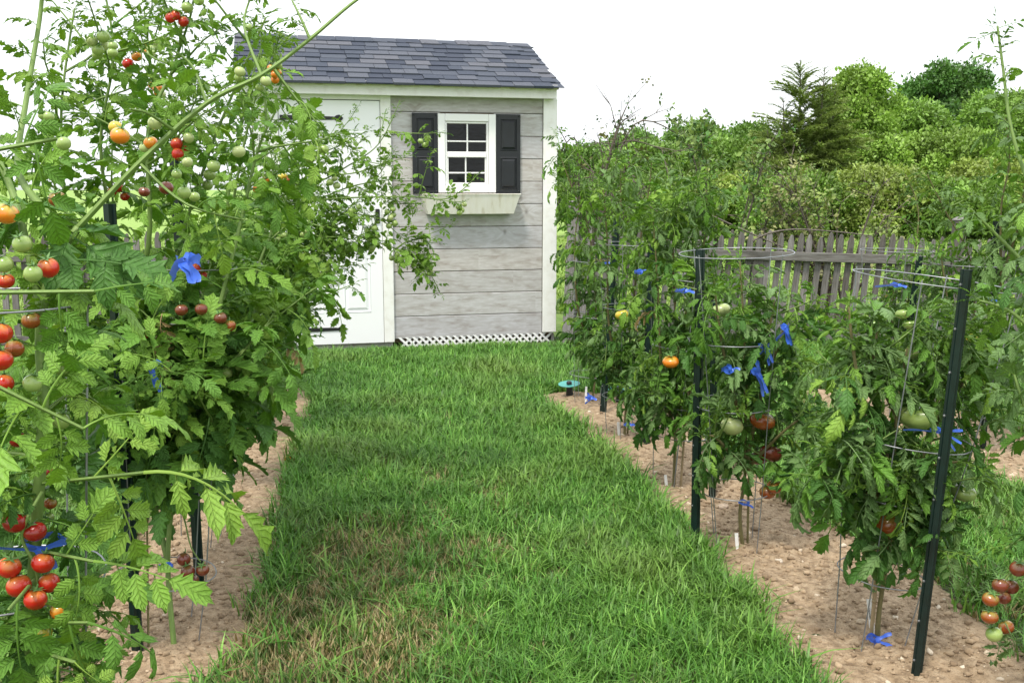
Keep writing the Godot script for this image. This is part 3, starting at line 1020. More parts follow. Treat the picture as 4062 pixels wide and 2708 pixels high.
func tree(label: String, at: Vector3, top: float, half: float, low: float, tone: Color, leaf: float, count: int, sd: int, kind := "deciduous_tree") -> void:
	var r := RandomNumberGenerator.new()
	r.seed = sd
	var t := thing(kind, label, "tree" if kind == "deciduous_tree" else "bush", at, "woods beyond the meadow")
	var tb := MB.new()
	var trunk_top := lerpf(low, top, 0.7)
	tb.tube(smooth_path([Vector3(0, -0.1, 0), Vector3(r.randf_range(-0.1, 0.1), trunk_top * 0.4, 0), Vector3(r.randf_range(-0.3, 0.3), trunk_top, r.randf_range(-0.3, 0.3))], 4), 0.05 + top * 0.022, 0.03, 8)
	part("trunk", tb.done(M.bark), t)
	var lobes := []
	var lb := MB.new()
	for k in 30:
		var yy := lerpf(low, top, pow(r.randf(), 0.8))
		var f := (yy - low) / maxf(0.1, top - low)
		var rad := half * sqrt(maxf(0.06, 1.0 - pow(f * 1.25 - 0.35, 2.0) * 1.1)) * r.randf_range(0.45, 0.95)
		var a := r.randf() * TAU
		var lr := half * r.randf_range(0.15, 0.36)
		var c := Vector3(cos(a) * rad, minf(yy, top - lr * 0.8), sin(a) * rad)
		lobes.append([c, lr, r.randf_range(0.65, 1.4)])
		lb.tube(smooth_path([Vector3(0, trunk_top * r.randf_range(0.35, 0.8), 0), c * Vector3(0.5, 0.9, 0.5), c], 3), 0.04 + top * 0.005, 0.012, 5)
	lobes.append([Vector3(0, top - half * 0.30, 0), half * 0.28, 1.0])
	lobes.append([Vector3(0, lerpf(low, top, 0.5), 0), half * 0.5, 0.8])
	part("limbs", lb.done(M.bark), t)
	var xs := [[], []]
	var cs := [[], []]
	for k in count:
		var lo: Array = lobes[r.randi() % lobes.size()]
		var d := Vector3(r.randfn(), r.randfn() * 0.8, r.randfn()).normalized()
		var p: Vector3 = lo[0] + d * lo[1] * pow(r.randf(), 0.22)
		if p.y < low * 0.6:
			continue
		var s := leaf * r.randf_range(0.7, 1.35)
		var i := k % 2
		xs[i].append(Transform3D(Basis.from_euler(Vector3(r.randf() * TAU, r.randf() * TAU, r.randf() * TAU)).scaled(Vector3.ONE * s), p))
		cs[i].append(tone * lo[2] * r.randf_range(0.75, 1.25) + lin(0.02, 0.02, 0) * r.randf())
	var crown := Node3D.new()
	crown.name = "crown"
	t.add_child(crown)
	copies("foliage", clump_a, xs[0], cs[0], crown)
	copies("foliage", clump_b, xs[1], cs[1], crown)

func conifer(label: String, at: Vector3, tops: Array, sd: int) -> void:
	var r := RandomNumberGenerator.new()
	r.seed = sd
	var t := thing("conifer_tree", label, "tree", at, "woods beyond the meadow")
	# a drooping branch spray of needle fans
	var sb := MB.new()
	for k in 40:
		var f := r.randf()
		var p := Vector3(0, 0.10 * sin(f * 2.6) - 0.16 * f * f, f)
		for q in 3:
			var d := Vector3(r.randf_range(-1, 1), r.randf_range(-0.45, 0.25), r.randf_range(0.1, 1.0)).normalized()
			var s := d.cross(Vector3(r.randfn(), r.randfn(), r.randfn())).normalized()
			var l := r.randf_range(0.09, 0.22) * (1.15 - f * 0.5)
			var sh := r.randf_range(0.7, 1.25)
			sb.col = Color(sh, sh, sh)
			sb.tri(sb.add(p - s * 0.017), sb.add(p + s * 0.017), sb.add(p + d * l))
	var spray := sb.done(M.tree_leaf)
	var tb := MB.new()
	var xs := []
	var cs := []
	for tp in tops:
		var top: Vector3 = tp[0]
		var reach: float = tp[1]
		tb.tube([Vector3(top.x * 0.3, -0.1, 0), Vector3(top.x * 0.8, top.y * 0.45, top.z * 0.5), top], 0.11, 0.008, 7)
		var y: float = tp[2]
		while y < top.y:
			var f: float = (y - tp[2]) / (top.y - tp[2])
			var c := Vector3(top.x * 0.3, 0, 0).lerp(top, y / top.y)
			var len := reach * pow(1.0 - f, 0.75) + 0.10
			for k in 6:
				if r.randf() < 0.34:
					continue
				var a := r.randf() * TAU
				var d := Vector3(cos(a), r.randf_range(-0.15, 0.35) + f * 0.7, sin(a)).normalized()
				var l := len * r.randf_range(0.4, 1.3)
				xs.append(Transform3D(frame(d) * Basis().scaled(Vector3(l * 0.9, l * 0.9, l)), c))
				cs.append(lin(0.20, 0.275, 0.070) * r.randf_range(0.75, 1.25))
				if l > 0.5:
					xs.append(Transform3D(frame(d.rotated(Vector3.UP, 0.35)) * Basis().scaled(Vector3.ONE * l * 0.6), c + d * l * 0.45))
					cs.append(lin(0.24, 0.32, 0.080) * r.randf_range(0.75, 1.25))
			y += 0.075 + 0.05 * r.randf()
	part("trunk", tb.done(M.bark), t)
	copies("crown", spray, xs, cs, t)

# a many-stemmed shrub: arching canes with twigs, leaves scattered along them
func shrub(called: String, label: String, at: Vector3, canes: Array, cane_mat: Material, leaf_n: int, leaf_s: float, tones: Array, spread: float, sd: int, twigs := 5) -> void:
	var r := RandomNumberGenerator.new()
	r.seed = sd
	var t := thing(called, label, "shrub", at)
	var pts := []
	for cn in canes:
		var p := smooth_path(cn, 6)
		var b := MB.new()
		b.tube(p, 0.014, 0.004, 6)
		for k in twigs:
			var i := r.randi_range(p.size() / 4, p.size() - 2)
			var d: Vector3 = ((p[i + 1] - p[i]).normalized() + Vector3(r.randfn(), r.randfn() * 0.7 + 0.2, r.randfn()) * 0.8).normalized()
			var l := r.randf_range(0.12, 0.38) * spread
			var q := [p[i], p[i] + d * l * 0.5 + Vector3(0, 0.02, 0), p[i] + d * l + Vector3(r.randfn(), r.randfn(), r.randfn()) * 0.04]
			b.tube(q, 0.005, 0.0018, 4)
			for f in [0.4, 0.6, 0.8, 1.0]:
				pts.append(q[0].lerp(q[2], f))
			for m in 2:
				var d2 := (d + Vector3(r.randfn(), r.randfn(), r.randfn()) * 0.7).normalized()
				b.tube([q[1], q[1] + d2 * l * 0.45], 0.003, 0.001, 4)
				pts.append(q[1] + d2 * l * 0.4)
		for i in range(p.size() / 3, p.size()):
			pts.append(p[i])
		part("cane", b.done(cane_mat), t)
	if leaf_n > 0:
		var xs := []
		var cs := []
		for k in leaf_n:
			var p: Vector3 = pts[r.randi() % pts.size()]
			p += Vector3(r.randfn(), r.randfn(), r.randfn()) * 0.045 * spread
			xs.append(Transform3D(Basis.from_euler(Vector3(r.randf() * TAU, r.randf() * TAU, r.randf() * TAU)).scaled(Vector3.ONE * leaf_s * r.randf_range(0.6, 1.3)), p))
			cs.append(tones[r.randi() % tones.size()] * r.randf_range(0.7, 1.3))
		copies("foliage", leaf_clump(5, 0.75, sd), xs, cs, t)


# ---------------------------------------------------------------- tomato plants
# one toothed and lobed leaflet; its base is at the origin of xf and its tip lies along +z
func leaflet(b: MB, xf: Transform3D, L: float, W: float, lobes: int, curl: float, droop: float, fold: float, r: RandomNumberGenerator, skew := 0.0) -> void:
	var rows := [[0.0, 0.10, 0.0]]
	for k in lobes:
		var tp := (k + 0.55) / (lobes + 0.75)
		var tn := (k + 1.0) / (lobes + 0.75)
		rows.append([tp + r.randf_range(-0.03, 0.03), r.randf_range(0.82, 1.12), r.randf_range(0.04, 0.12)])
		rows.append([tn + r.randf_range(-0.02, 0.02), (0.55 if k < lobes / 2 else 0.78) * r.randf_range(0.8, 1.15), -0.01])
	rows.append([0.93, 0.8, 0.0])
	rows.append([1.0, 0.0, 0.0])
	var ph := r.randf() * TAU
	var cols := [-1.0, -0.5, 0.0, 0.5, 1.0]
	var first := b.v.size()
	for row in rows:
		var t: float = row[0]
		var env := W * 0.5 * pow(maxf(0.0, sin(PI * pow(t, 0.62))), 0.85) + 0.02 * W * (1.0 - t)
		for s in cols:
			var e: float = absf(s)
			var half: float = env * lerpf(1.0, row[1], e) * (1.0 + skew * s)
			var tt := clampf(t + row[2] * e * (0.5 + 0.5 * e), 0.0, 1.0)
			var cu := curl if absf(curl) > 0.05 else 0.05
			var x: float = half * sin(s * cu) / cu
			var y: float = half * (1.0 - cos(s * cu)) / cu + fold * absf(x)
			y += 0.05 * W * sin(tt * 10.0 + ph + s * 1.5) * e
			var dr := droop if absf(droop) > 0.05 else 0.05
			var a := dr * tt
			var zc := L * sin(a) / dr
			var yc := -L * (1.0 - cos(a)) / dr
			b.add(xf * Vector3(x, yc + y * cos(a), zc + y * sin(a)), Vector2(0.5 + 0.5 * s, tt))
	for i in rows.size() - 1:
		for k in 4:
			var a := first + i * 5 + k
			b.quad(a, a + 5, a + 6, a + 1)

# a whole compound leaf about 1.4 units long: curved stalk, paired leaflets, one at the end, small ones between
func compound_leaf(sd: int, curl: float, droop: float, pairs: int, broad: float, arch: float) -> ArrayMesh:
	var r := RandomNumberGenerator.new()
	r.seed = sd
	var b := MB.new()
	var bend := r.randf_range(-0.15, 0.15)
	var spine := func(t: float) -> Vector3:
		return Vector3(bend * t * t, arch * 0.35 * t - arch * 0.62 * t * t, t)
	var path := []
	for k in 9:
		path.append(spine.call(k / 8.0))
	b.tube(path, 0.020, 0.009, 5)
	for k in b.uv.size():
		b.uv[k] = Vector2(0.5, 0.5)
	var ts := []
	for k in pairs:
		ts.append([lerpf(0.30, 0.80, float(k) / maxf(1, pairs - 1)), 1.0])
		if k < pairs - 1:
			ts.append([lerpf(0.30, 0.80, (k + 0.5) / (pairs - 1)), 0.30])
	for q in ts:
		for s in [-1.0, 1.0]:
			var t: float = clampf(q[0] + r.randf_range(-0.03, 0.03), 0.1, 0.95)
			var p: Vector3 = spine.call(t)
			var tg: Vector3 = (spine.call(t + 0.03) - p).normalized()
			var out := (Vector3(s, r.randf_range(-0.65, 0.15), 0) * r.randf_range(0.85, 1.1) + tg * r.randf_range(0.35, 0.75)).normalized()
			var up := (Vector3.UP + Vector3(r.randfn(), 0, r.randfn()) * 0.28).normalized()
			var l: float = r.randf_range(0.47, 0.62) * q[1] * (1.0 - absf(t - 0.6) * 0.5)
			var foot: Vector3 = p + out * 0.07 * q[1]
			if q[1] > 0.5:
				b.tube([p, foot], 0.009, 0.007, 4)
			leaflet(b, Transform3D(frame(out, up), foot), l, l * broad * r.randf_range(0.85, 1.1), r.randi_range(3, 4) if q[1] > 0.5 else 2, curl * r.randf_range(0.6, 1.25), droop * r.randf_range(0.4, 1.4), 0.10, r, r.randf_range(-0.15, 0.15))
	var e: Vector3 = spine.call(1.0)
	var tg2: Vector3 = (e - spine.call(0.93)).normalized()
	leaflet(b, Transform3D(frame(tg2), e), r.randf_range(0.62, 0.72), 0.66 * broad, 4, curl * 0.8, droop, 0.08, r)
	return b.done()

func make_leaves() -> void:
	for k in 7:
		leaf_broad.append(compound_leaf(100 + k, [0.5, -0.5, 0.7, 0.3, -0.8, 0.9, 0.4][k], [0.5, 0.9, 0.7, 0.3, 1.1, 0.6, 0.9][k], [3, 3, 2, 3, 2, 3, 2][k], [0.66, 0.62, 0.78, 0.7, 0.74, 0.6, 0.8][k], [0.5, 0.8, 0.4, 0.9, 0.6, 1.1, 0.3][k]))
	for k in 7:
		leaf_curl.append(compound_leaf(200 + k, [1.5, 2.1, 1.2, 2.4, 1.7, -1.2, 1.9][k], [0.9, 1.3, 0.7, 1.5, 1.0, 1.2, 0.8][k], [3, 3, 2, 3, 3, 2, 3][k], [0.62, 0.6, 0.66, 0.58, 0.7, 0.62, 0.6][k], [0.8, 1.2, 0.9, 1.3, 0.7, 1.1, 1.0][k]))
	for k in 3:
		leaf_tip.append(compound_leaf(300 + k, [0.9, 1.3, 1.0][k], 0.5, 2, 0.42, [-0.3, 0.2, 0.5][k]))
	# fruit: ripening colours run from the shoulder round the stalk to the tip
	var kinds := {
		"green": [lin(0.16, 0.27, 0.050), lin(0.30, 0.40, 0.115)], "pale": [lin(0.30, 0.42, 0.12), lin(0.42, 0.48, 0.20)], "yellow": [lin(0.42, 0.42, 0.06), lin(0.62, 0.45, 0.05)], "orange": [lin(0.50, 0.40, 0.06), lin(0.72, 0.20, 0.012)],
		"red": [lin(0.62, 0.20, 0.04), lin(0.50, 0.018, 0.010)], "deep_red": [lin(0.36, 0.02, 0.012), lin(0.30, 0.010, 0.010)], "brown": [lin(0.28, 0.22, 0.045), lin(0.27, 0.060, 0.014)], "dark": [lin(0.16, 0.09, 0.03), lin(0.17, 0.032, 0.016)]}
	for k in kinds:
		for big in [false, true]:
			var b := MB.new()
			var prof := []
			var nn := 12
			for i in nn + 1:
				var a := PI * (float(i) / nn - 0.5)
				var rr := cos(a)
				var y := sin(a) * (0.76 if big else 0.93)
				if i > nn - 4:
					y -= (0.22 if big else 0.10) * pow((i - nn + 4.0) / 4.0, 2.0)
				prof.append(Vector2(rr * (1.0 if i > 0 and i < nn else 0.0), y))
			b.lathe(prof, 18 if big else 14, Vector3.ZERO, 0.05 if big else 0.015, 7 if big else 0)
			for i in b.v.size():
				var h := b.v[i].y
				var f := clampf(smoothstep(0.15, 0.92, h + 0.18 * sin(atan2(b.v[i].z, b.v[i].x) * 3.0)), 0, 1)
				b.c[i] = kinds[k][1].lerp(kinds[k][0], f)
			fruit_mesh[k + ("_big" if big else "")] = b.done(M.fruit_skin)
	var cb := MB.new()
	for k in 5:
		var a := TAU * k / 5.0 + 0.2
		var d := Vector3(cos(a), 0, sin(a))
		var s := Vector3(-d.z, 0, d.x)
		var p0 := cb.add(Vector3(0, 0.88, 0) - s * 0.13)
		var p1 := cb.add(Vector3(0, 0.88, 0) + s * 0.13)
		var p2 := cb.add(d * 0.42 + s * 0.10 + Vector3(0, 0.98, 0))
		var p3 := cb.add(d * 0.42 - s * 0.10 + Vector3(0, 0.98, 0))
		var p4 := cb.add(d * 0.85 + Vector3(0, 1.05 + 0.12 * (k % 2), 0))
		cb.quad(p0, p1, p2, p3)
		cb.tri(p3, p2, p4)
	for k in cb.v.size():
		cb.v[k] = Vector3(cb.v[k].x * 1.2, cb.v[k].y, cb.v[k].z * 1.2)
	cb.tube([Vector3(0, 0.85, 0), Vector3(0.03, 1.15, 0), Vector3(0.02, 1.45, 0.05)], 0.10, 0.07, 5)
	calyx_mesh = cb.done(M.calyx)

class Plant:
	var node: Node3D
	var base: Vector3
	var leaves := []        # [Transform3D, mesh, material]
	var stems := []         # paths with radii, world coordinates
	var bare := []          # fruit kept clear of leaves on the side of the path: [point, clearance]

func leaf_at(pl: Plant, p: Vector3, dirn: Vector3, size: float, pool: Array, tone: String, roll := 0.0) -> void:
	var bs := frame(dirn) * Basis(Vector3(0, 0, 1), roll)
	pl.leaves.append([Transform3D(bs.scaled_local(Vector3.ONE * size), p), pool[rng.randi() % pool.size()], M[tone]])

func pick_tone(h: float, tones: Array) -> String:
	return tones[clampi(int((h + rng.randf_range(-0.30, 0.30)) * tones.size()), 0, tones.size() - 1)]

# leaves up a stem, each turned from the last
func leafy(pl: Plant, path: Array, style: Dictionary, from := 0.0, tip := true) -> void:
	var total := path_length(path)
	var gone := 0.0
	var next: float = from * total
	var phi := rng.randf() * TAU
	var low: float = style.get("low", 0.0)
	for i in path.size() - 1:
		var a: Vector3 = path[i]
		var c: Vector3 = path[i + 1]
		var seg := a.distance_to(c)
		while next <= gone + seg and seg > 0:
			var p := a.lerp(c, (next - gone) / seg)
			var f := next / total
			var tg := (c - a).normalized()
			phi += 2.4
			next += style.gap * rng.randf_range(0.75, 1.25) * (1.0 - 0.45 * f * f)
			if p.y < low:
				continue
			var side := tg.cross(Vector3.UP if absf(tg.y) < 0.9 else Vector3.RIGHT).normalized()
			var out := side.rotated(tg, phi)
			var lift: float = style.lift + rng.randf_range(-0.45, 0.35) + f * f * 0.8
			var d := (out + tg * 0.35 + Vector3.UP * lift).normalized()
			var young := clampf((p.y - 1.15) / 0.75, 0, 1)
			next += style.gap * 0.15 * young
			var sz: float = style.size * rng.randf_range(0.75, 1.2) * (1.0 - 0.62 * pow(f, 2.5)) * (1.0 - style.get("thin", 0.54) * young)
			leaf_at(pl, p, d, sz, style.pool, ("leaf_dry" if rng.randf() < 0.2 and sz < 0.1 and p.y < 1.0 else "leaf_yellowish") if rng.randf() < 0.035 else pick_tone(clampf((p.y - 0.35) / 1.5, 0, 1) * 0.6 + f * 0.35, style.tones), rng.randf_range(-0.6, 0.6))
		gone += seg
	if tip:
		var e: Vector3 = path[path.size() - 1]
		var tg: Vector3 = (e - path[path.size() - 2]).normalized()
		for k in 5:
			var d := (tg + Vector3(rng.randfn(), rng.randfn() * 0.5, rng.randfn()) * 0.55).normalized()
			leaf_at(pl, e - tg * 0.02 * k, d, style.size * rng.randf_range(0.22, 0.45), leaf_tip, "leaf_fresh" if rng.randf() < 0.6 else "leaf_mid")

# a wandering stem from p along d; it bends up or hangs
func wander(p: Vector3, d: Vector3, length: float, pull: Vector3, loose: float) -> Array:
	var out := [p]
	var n := maxi(3, int(length / 0.06))
	for k in n:
		d = (d + pull * 0.06 + Vector3(rng.randfn(), rng.randfn() * 0.6, rng.randfn()) * loose).normalized()
		p += d * length / n
		out.append(p)
	return out

func new_plant(called: String, label: String, base: Vector3, group: String) -> Plant:
	var pl := Plant.new()
	pl.base = base
	pl.node = thing(called, label, "tomato plant", base, group)
	return pl

func add_stem(pl: Plant, path: Array, r0: float, r1: float) -> void:
	pl.stems.append([path, r0, r1])

# a bush: several leaders, each with side shoots
func bush(pl: Plant, leaders: Array, style: Dictionary, shoots: int, shoot_len: float, r0: float) -> void:
	for l in leaders:
		var path := smooth_path(l, 6)
		add_stem(pl, path, r0, r0 * 0.32)
		leafy(pl, path, style, 0.0)
		for k in shoots:
			var i := rng.randi_range(int(path.size() * 0.25), path.size() - 3)
			if path[i].y < style.get("low", 0.0):
				continue
			var d: Vector3 = (Vector3(rng.randfn(), rng.randf_range(0.1, 1.0), rng.randfn()) + style.get("bias", Vector3.ZERO)).normalized()
			var sp := wander(path[i], d, shoot_len * rng.randf_range(0.5, 1.25), style.get("pull", Vector3.UP), 0.12)
			add_stem(pl, sp, r0 * 0.45, r0 * 0.2)
			leafy(pl, sp, style, 0.15)

# fruit hanging in a truss from a point; ripest nearest the stem
func truss(pl: Plant, at: Vector3, kinds: Array, rad: float, hang := Vector3(0.02, -1, 0.02), spread := 1.0) -> void:
	var n := kinds.size()
	var big := rad > 0.03
	var path := [at]
	var len := rad * (1.0 + 1.15 * n * (0.62 if not big else 0.3))
	var d := hang.normalized()
	for k in 4:
		path.append(at + d * len * (k + 1) / 4.0 + Vector3(rng.randfn(), 0, rng.randfn()) * rad * 0.25)
	var b := MB.new()
	var pts := []
	for p in path:
		pts.append(p - pl.base)
	b.tube(smooth_path(pts, 3), maxf(0.0018, rad * 0.11), maxf(0.0012, rad * 0.06), 5)
	var st := part("truss_stalk", b.done(M.stem_green), pl.node)
	for k in n:
		var f := (k + 0.6) / n
		var p := at + d * len * f
		var a := k * 2.5 + rng.randf() * 0.5
		var off := Vector3(cos(a), 0, sin(a)) * rad * (0.95 * spread)
		var o := part("tomato", fruit_mesh[kinds[k] + ("_big" if big else "")], pl.node)
		var sz := rad * rng.randf_range(0.86, 1.08)
		o.transform = Transform3D(Basis.from_euler(Vector3(rng.randf_range(-0.4, 0.4), rng.randf() * TAU, rng.randf_range(-0.4, 0.4))).scaled(Vector3(1.0, rng.randf_range(0.9, 1.1), rng.randf_range(0.93, 1.05)) * sz), p + off - Vector3(0, sz * 0.9, 0) - pl.base)
		part("calyx", calyx_mesh, o)

# true for a leaf that would hang over fruit that shows at the edge of the foliage
func crowds(pl: Plant, xf: Transform3D) -> bool:
	for q in pl.bare:
		var p: Vector3 = q[0]
		var open: Vector3 = p + (cam_at - p).normalized() * 0.30
		for f in [0.5, 1.0]:
			var m: Vector3 = xf * Vector3(0, -0.1 * f, f)
			if m.distance_to(Geometry3D.get_closest_point_to_segment(m, p, open)) < q[1]:
				return true
	return false

func finish(pl: Plant, most := 290, woody := "stem_green") -> void:
	for s in pl.stems:
		var b := MB.new()
		var pts := []
		for p in s[0]:
			pts.append(p - pl.base)
		b.tube(pts, s[1], s[2], 7 if s[1] > 0.006 else 5)
		part("stem", b.done(M[woody] if s[1] > 0.0065 else M.stem_green), pl.node)
	pl.leaves = pl.leaves.filter(func(l): return not crowds(pl, l[0]))
	pl.leaves.sort_custom(func(a, c): return (a[0].origin - cam_at).length() / a[0].basis.get_scale().x < (c[0].origin - cam_at).length() / c[0].basis.get_scale().x)
	var rest := {}
	for i in pl.leaves.size():
		var l: Array = pl.leaves[i]
		var xf: Transform3D = l[0]
		xf.origin -= pl.base
		if i < most:
			part("leaf", l[1], pl.node, l[2]).transform = xf
		else:
			var key := [l[1], l[2]]
			if not rest.has(key):
				rest[key] = []
			rest[key].append(xf)
	if rest.size():
		var fo := Node3D.new()
		fo.name = "foliage"
		pl.node.add_child(fo)
		fo.set_meta("kind", "stuff")
		for key in rest:
			copies("leaves", key[0], rest[key], [], fo).material_override = key[1]


# ---------------------------------------------------------------- supports, ties and small things
func cage(label: String, foot: Vector3, top: Vector3, rings: Array, turn: float, legs := 4) -> void:
	# rings: [share of the height, radius]; wires run from ring to ring and into the soil
	var o := thing("tomato_cage", label, "tomato cage", foot, "wire tomato cages")
	var axis := top - foot
	var ax := axis.normalized()
	var bs := Basis(Vector3.RIGHT - ax * ax.x, ax, Vector3.ZERO)
	bs.x = bs.x.normalized()
	bs.z = bs.x.cross(ax)
	var at := func(f: float, r: float, a: float) -> Vector3:
		return axis * f + bs.x * cos(a) * r + bs.z * sin(a) * r
	for q in rings:
		var p := []
		for k in 41:
			p.append(at.call(q[0], q[1] + 0.002 * sin(k * 0.9), TAU * k / 40.0 + turn + 0.3))
		var b := MB.new()
		b.tube(p, 0.0019, 0.0019, 6)
		part("ring", b.done(M.galvanised_wire), o)
	for k in legs:
		var a := turn + TAU * k / legs
		var p := []
		for q in rings:
			p.append(at.call(q[0] + (0.008 if q == rings[0] else 0.0), q[1] - 0.003, a))
		var last: Array = rings[rings.size() - 1]
		p.append(at.call(-0.03, last[1] * 0.78, a))
		var b := MB.new()
		b.tube(p, 0.0019, 0.0019, 6)
		part("leg", b.done(M.galvanised_wire), o)

func stake(label: String, foot: Vector3, top: Vector3, w := 0.030) -> void:
	var o := thing("garden_stake", label, "stake", foot, "dark green U-channel stakes")
	var ax := (top - foot)
	var y := ax.normalized()
	var x := Vector3.UP.cross(y)
	x = Vector3(1, 0, 0.35).normalized()
	x = (x - y * x.dot(y)).normalized()
	var bs := Basis(x, y, x.cross(y))
	var b := MB.new()
	# U-shaped section swept along the stake
	var prof := [Vector2(-0.5, -0.05), Vector2(-0.5, 0.10), Vector2(-0.30, 0.12), Vector2(-0.24, 0.48), Vector2(0.24, 0.48), Vector2(0.30, 0.12), Vector2(0.5, 0.10), Vector2(0.5, -0.05), Vector2(0.26, -0.03), Vector2(0.18, 0.34), Vector2(-0.18, 0.34), Vector2(-0.26, -0.03)]
	var l := ax.length()
	for i in prof.size():
		var p: Vector2 = prof[i] * w
		var q: Vector2 = prof[(i + 1) % prof.size()] * w
		var a0 := bs * Vector3(p.x, -0.06, p.y)
		var a1 := bs * Vector3(q.x, -0.06, q.y)
		var c0 := bs * Vector3(p.x, l, p.y)
		var c1 := bs * Vector3(q.x, l, q.y)
		var i0 := b.add(a0, Vector2(0, 0))
		var i1 := b.add(a1, Vector2(0.1, 0))
		var i2 := b.add(c1, Vector2(0.1, 6))
		var i3 := b.add(c0, Vector2(0, 6))
		b.quad(i0, i3, i2, i1)
	for e in [-0.06, l]:
		var ids := []
		for p in prof:
			ids.append(b.add(bs * Vector3(p.x * w, e, p.y * w)))
		for tr in [[0, 1, 11], [1, 2, 11], [2, 3, 11], [11, 3, 10], [3, 4, 10], [10, 4, 9], [4, 5, 9], [9, 5, 8], [5, 6, 8], [8, 6, 7]]:
			b.tri(ids[tr[0]], ids[tr[1]], ids[tr[2]])
	part("channel", b.done(M.stake_plastic), o)
	var hm := MB.new()
	hm.lathe([Vector2(0.0, 0.0), Vector2(0.0030, 0.0), Vector2(0.0034, 0.0012), Vector2(0.0022, 0.0016), Vector2(0, 0.0014)], 8, Vector3.ZERO)
	var rivet := hm.done(M.galvanised_wire)
	var y2 := 0.05
	while y2 < l - 0.02:
		var h := part("hole_rivet", rivet, o)
		h.transform = Transform3D(bs * Basis(Vector3.RIGHT, PI / 2), bs * Vector3(-0.38 * w, y2, 0.112 * w))
		y2 += 0.115

func ribbon(b: MB, path: Array, w: float, across: Vector3) -> void:
	var prev := []
	for i in path.size():
		var tg: Vector3 = (path[mini(i + 1, path.size() - 1)] - path[maxi(0, i - 1)]).normalized()
		var s := (across - tg * across.dot(tg)).normalized() * w * 0.5 * (1.0 + 0.25 * sin(i * 1.7))
		var cup := tg.cross(s).normalized() * w * 0.12
		var ids := [b.add(path[i] - s), b.add(path[i] + cup), b.add(path[i] + s)]
		if prev.size():
			b.quad(prev[0], prev[1], ids[1], ids[0])
			b.quad(prev[1], prev[2], ids[2], ids[1])
		prev = ids

# a blue tape tie: a loop round the stem, a crumpled knot and two loose ends
func tie(label: String, at: Vector3, loop: float, w: float, tails: Array) -> void:
	var o := thing("plant_tie", label, "plant tie", at, "blue plastic tape ties")
	var b := MB.new()
	var p := []
	for k in 17:
		var a := TAU * k / 16.0
		p.append(Vector3(cos(a) * loop, 0.15 * w * sin(a * 3.0), sin(a) * loop * 0.8 - loop * 0.8))
	ribbon(b, p, w * 0.5, Vector3.UP)
	part("loop", b.done(M.blue_tape), o)
	var kb := MB.new()
	kb.lathe([Vector2(0, -0.5), Vector2(0.34, -0.3), Vector2(0.42, 0.0), Vector2(0.3, 0.32), Vector2(0, 0.5)], 8, Vector3.ZERO, 0.2)
	for k in kb.v.size():
		kb.v[k] *= w * 0.34
	part("knot", kb.done(M.blue_tape), o)
	for t in tails:
		var tb := MB.new()
		var q := []
		var side: Vector3 = t.cross(Vector3(0, 0, 1)).normalized()
		for k in 7:
			var f := k / 6.0
			q.append(t * f + side * sin(f * 4.0 + t.x * 90.0) * w * 0.10 + Vector3(0, -0.12 * t.length() * f * f, w * (0.2 + 0.15 * sin(f * 6.0))))
		ribbon(tb, q, w * 0.5, (side + Vector3(0, 0, 0.9)).normalized())
		part("tail", tb.done(M.blue_tape), o)

func plant_label(label: String, foot: Vector3, h: float, w: float, lean: float, words: Array) -> void:
	var o := thing("plant_label", label, "plant label", foot, "white plastic plant labels")
	o.rotation = Vector3(-0.12, 0.1, lean)
	var b := MB.new()
	var s := [Vector2(-w / 2, h), Vector2(w / 2, h), Vector2(w / 2, h * 0.3), Vector2(0.0, -0.03), Vector2(-w / 2, h * 0.3)]
	var f := []
	var k := []
	for p in s:
		f.append(Vector3(p.x, p.y, 0.0008))
		k.append(Vector3(p.x, p.y, -0.0008))
	b.face(f, Vector3(0, h / 2, 0))
	b.face(k, Vector3(0, h / 2, 0))
	for i in 5:
		b.face([f[i], f[(i + 1) % 5], k[(i + 1) % 5], k[i]], Vector3(0, h / 2, 0))
	part("tag", b.done(M.label_white), o)
	for i in words.size():
		var tm := TextMesh.new()
		tm.text = words[i]
		var sf := SystemFont.new()
		sf.font_names = PackedStringArray(["Droid Sans"])
		sf.font_weight = 700
		tm.font = sf
		tm.font_size = 32
		tm.pixel_size = w * 0.40 / 32.0
		tm.depth = 0.0003
		var t := part("lettering", tm, o, M.ink)
		t.rotation.z = -PI / 2
		t.position = Vector3(w * (0.22 - 0.44 * i) if words.size() > 1 else 0.0, h * 0.62, 0.0011)

func sprinkler(label: String, at: Vector3, tilt: float) -> void:
	var o := thing("sprinkler_head", label, "sprinkler", at, "pop-up sprinkler heads with teal collars")
	o.rotation = Vector3(tilt, 0, tilt * 0.6)
	var b := MB.new()
	b.lathe([Vector2(0.0, -0.04), Vector2(0.027, -0.04), Vector2(0.025, 0.01), Vector2(0.020, 0.055), Vector2(0.018, 0.078)], 16, Vector3.ZERO)
	part("body", b.done(M.black_plastic), o)
	var d := MB.new()
	d.lathe([Vector2(0.018, 0.079), Vector2(0.060, 0.082), Vector2(0.069, 0.088), Vector2(0.070, 0.092), Vector2(0.060, 0.089), Vector2(0.019, 0.086), Vector2(0.0, 0.086)], 28, Vector3.ZERO)
	part("collar", d.done(M.sprinkler_green), o)
	var c := MB.new()
	c.lathe([Vector2(0.017, 0.087), Vector2(0.018, 0.100), Vector2(0.014, 0.106), Vector2(0, 0.106)], 14, Vector3.ZERO)
	part("nozzle", c.done(M.black_plastic), o)

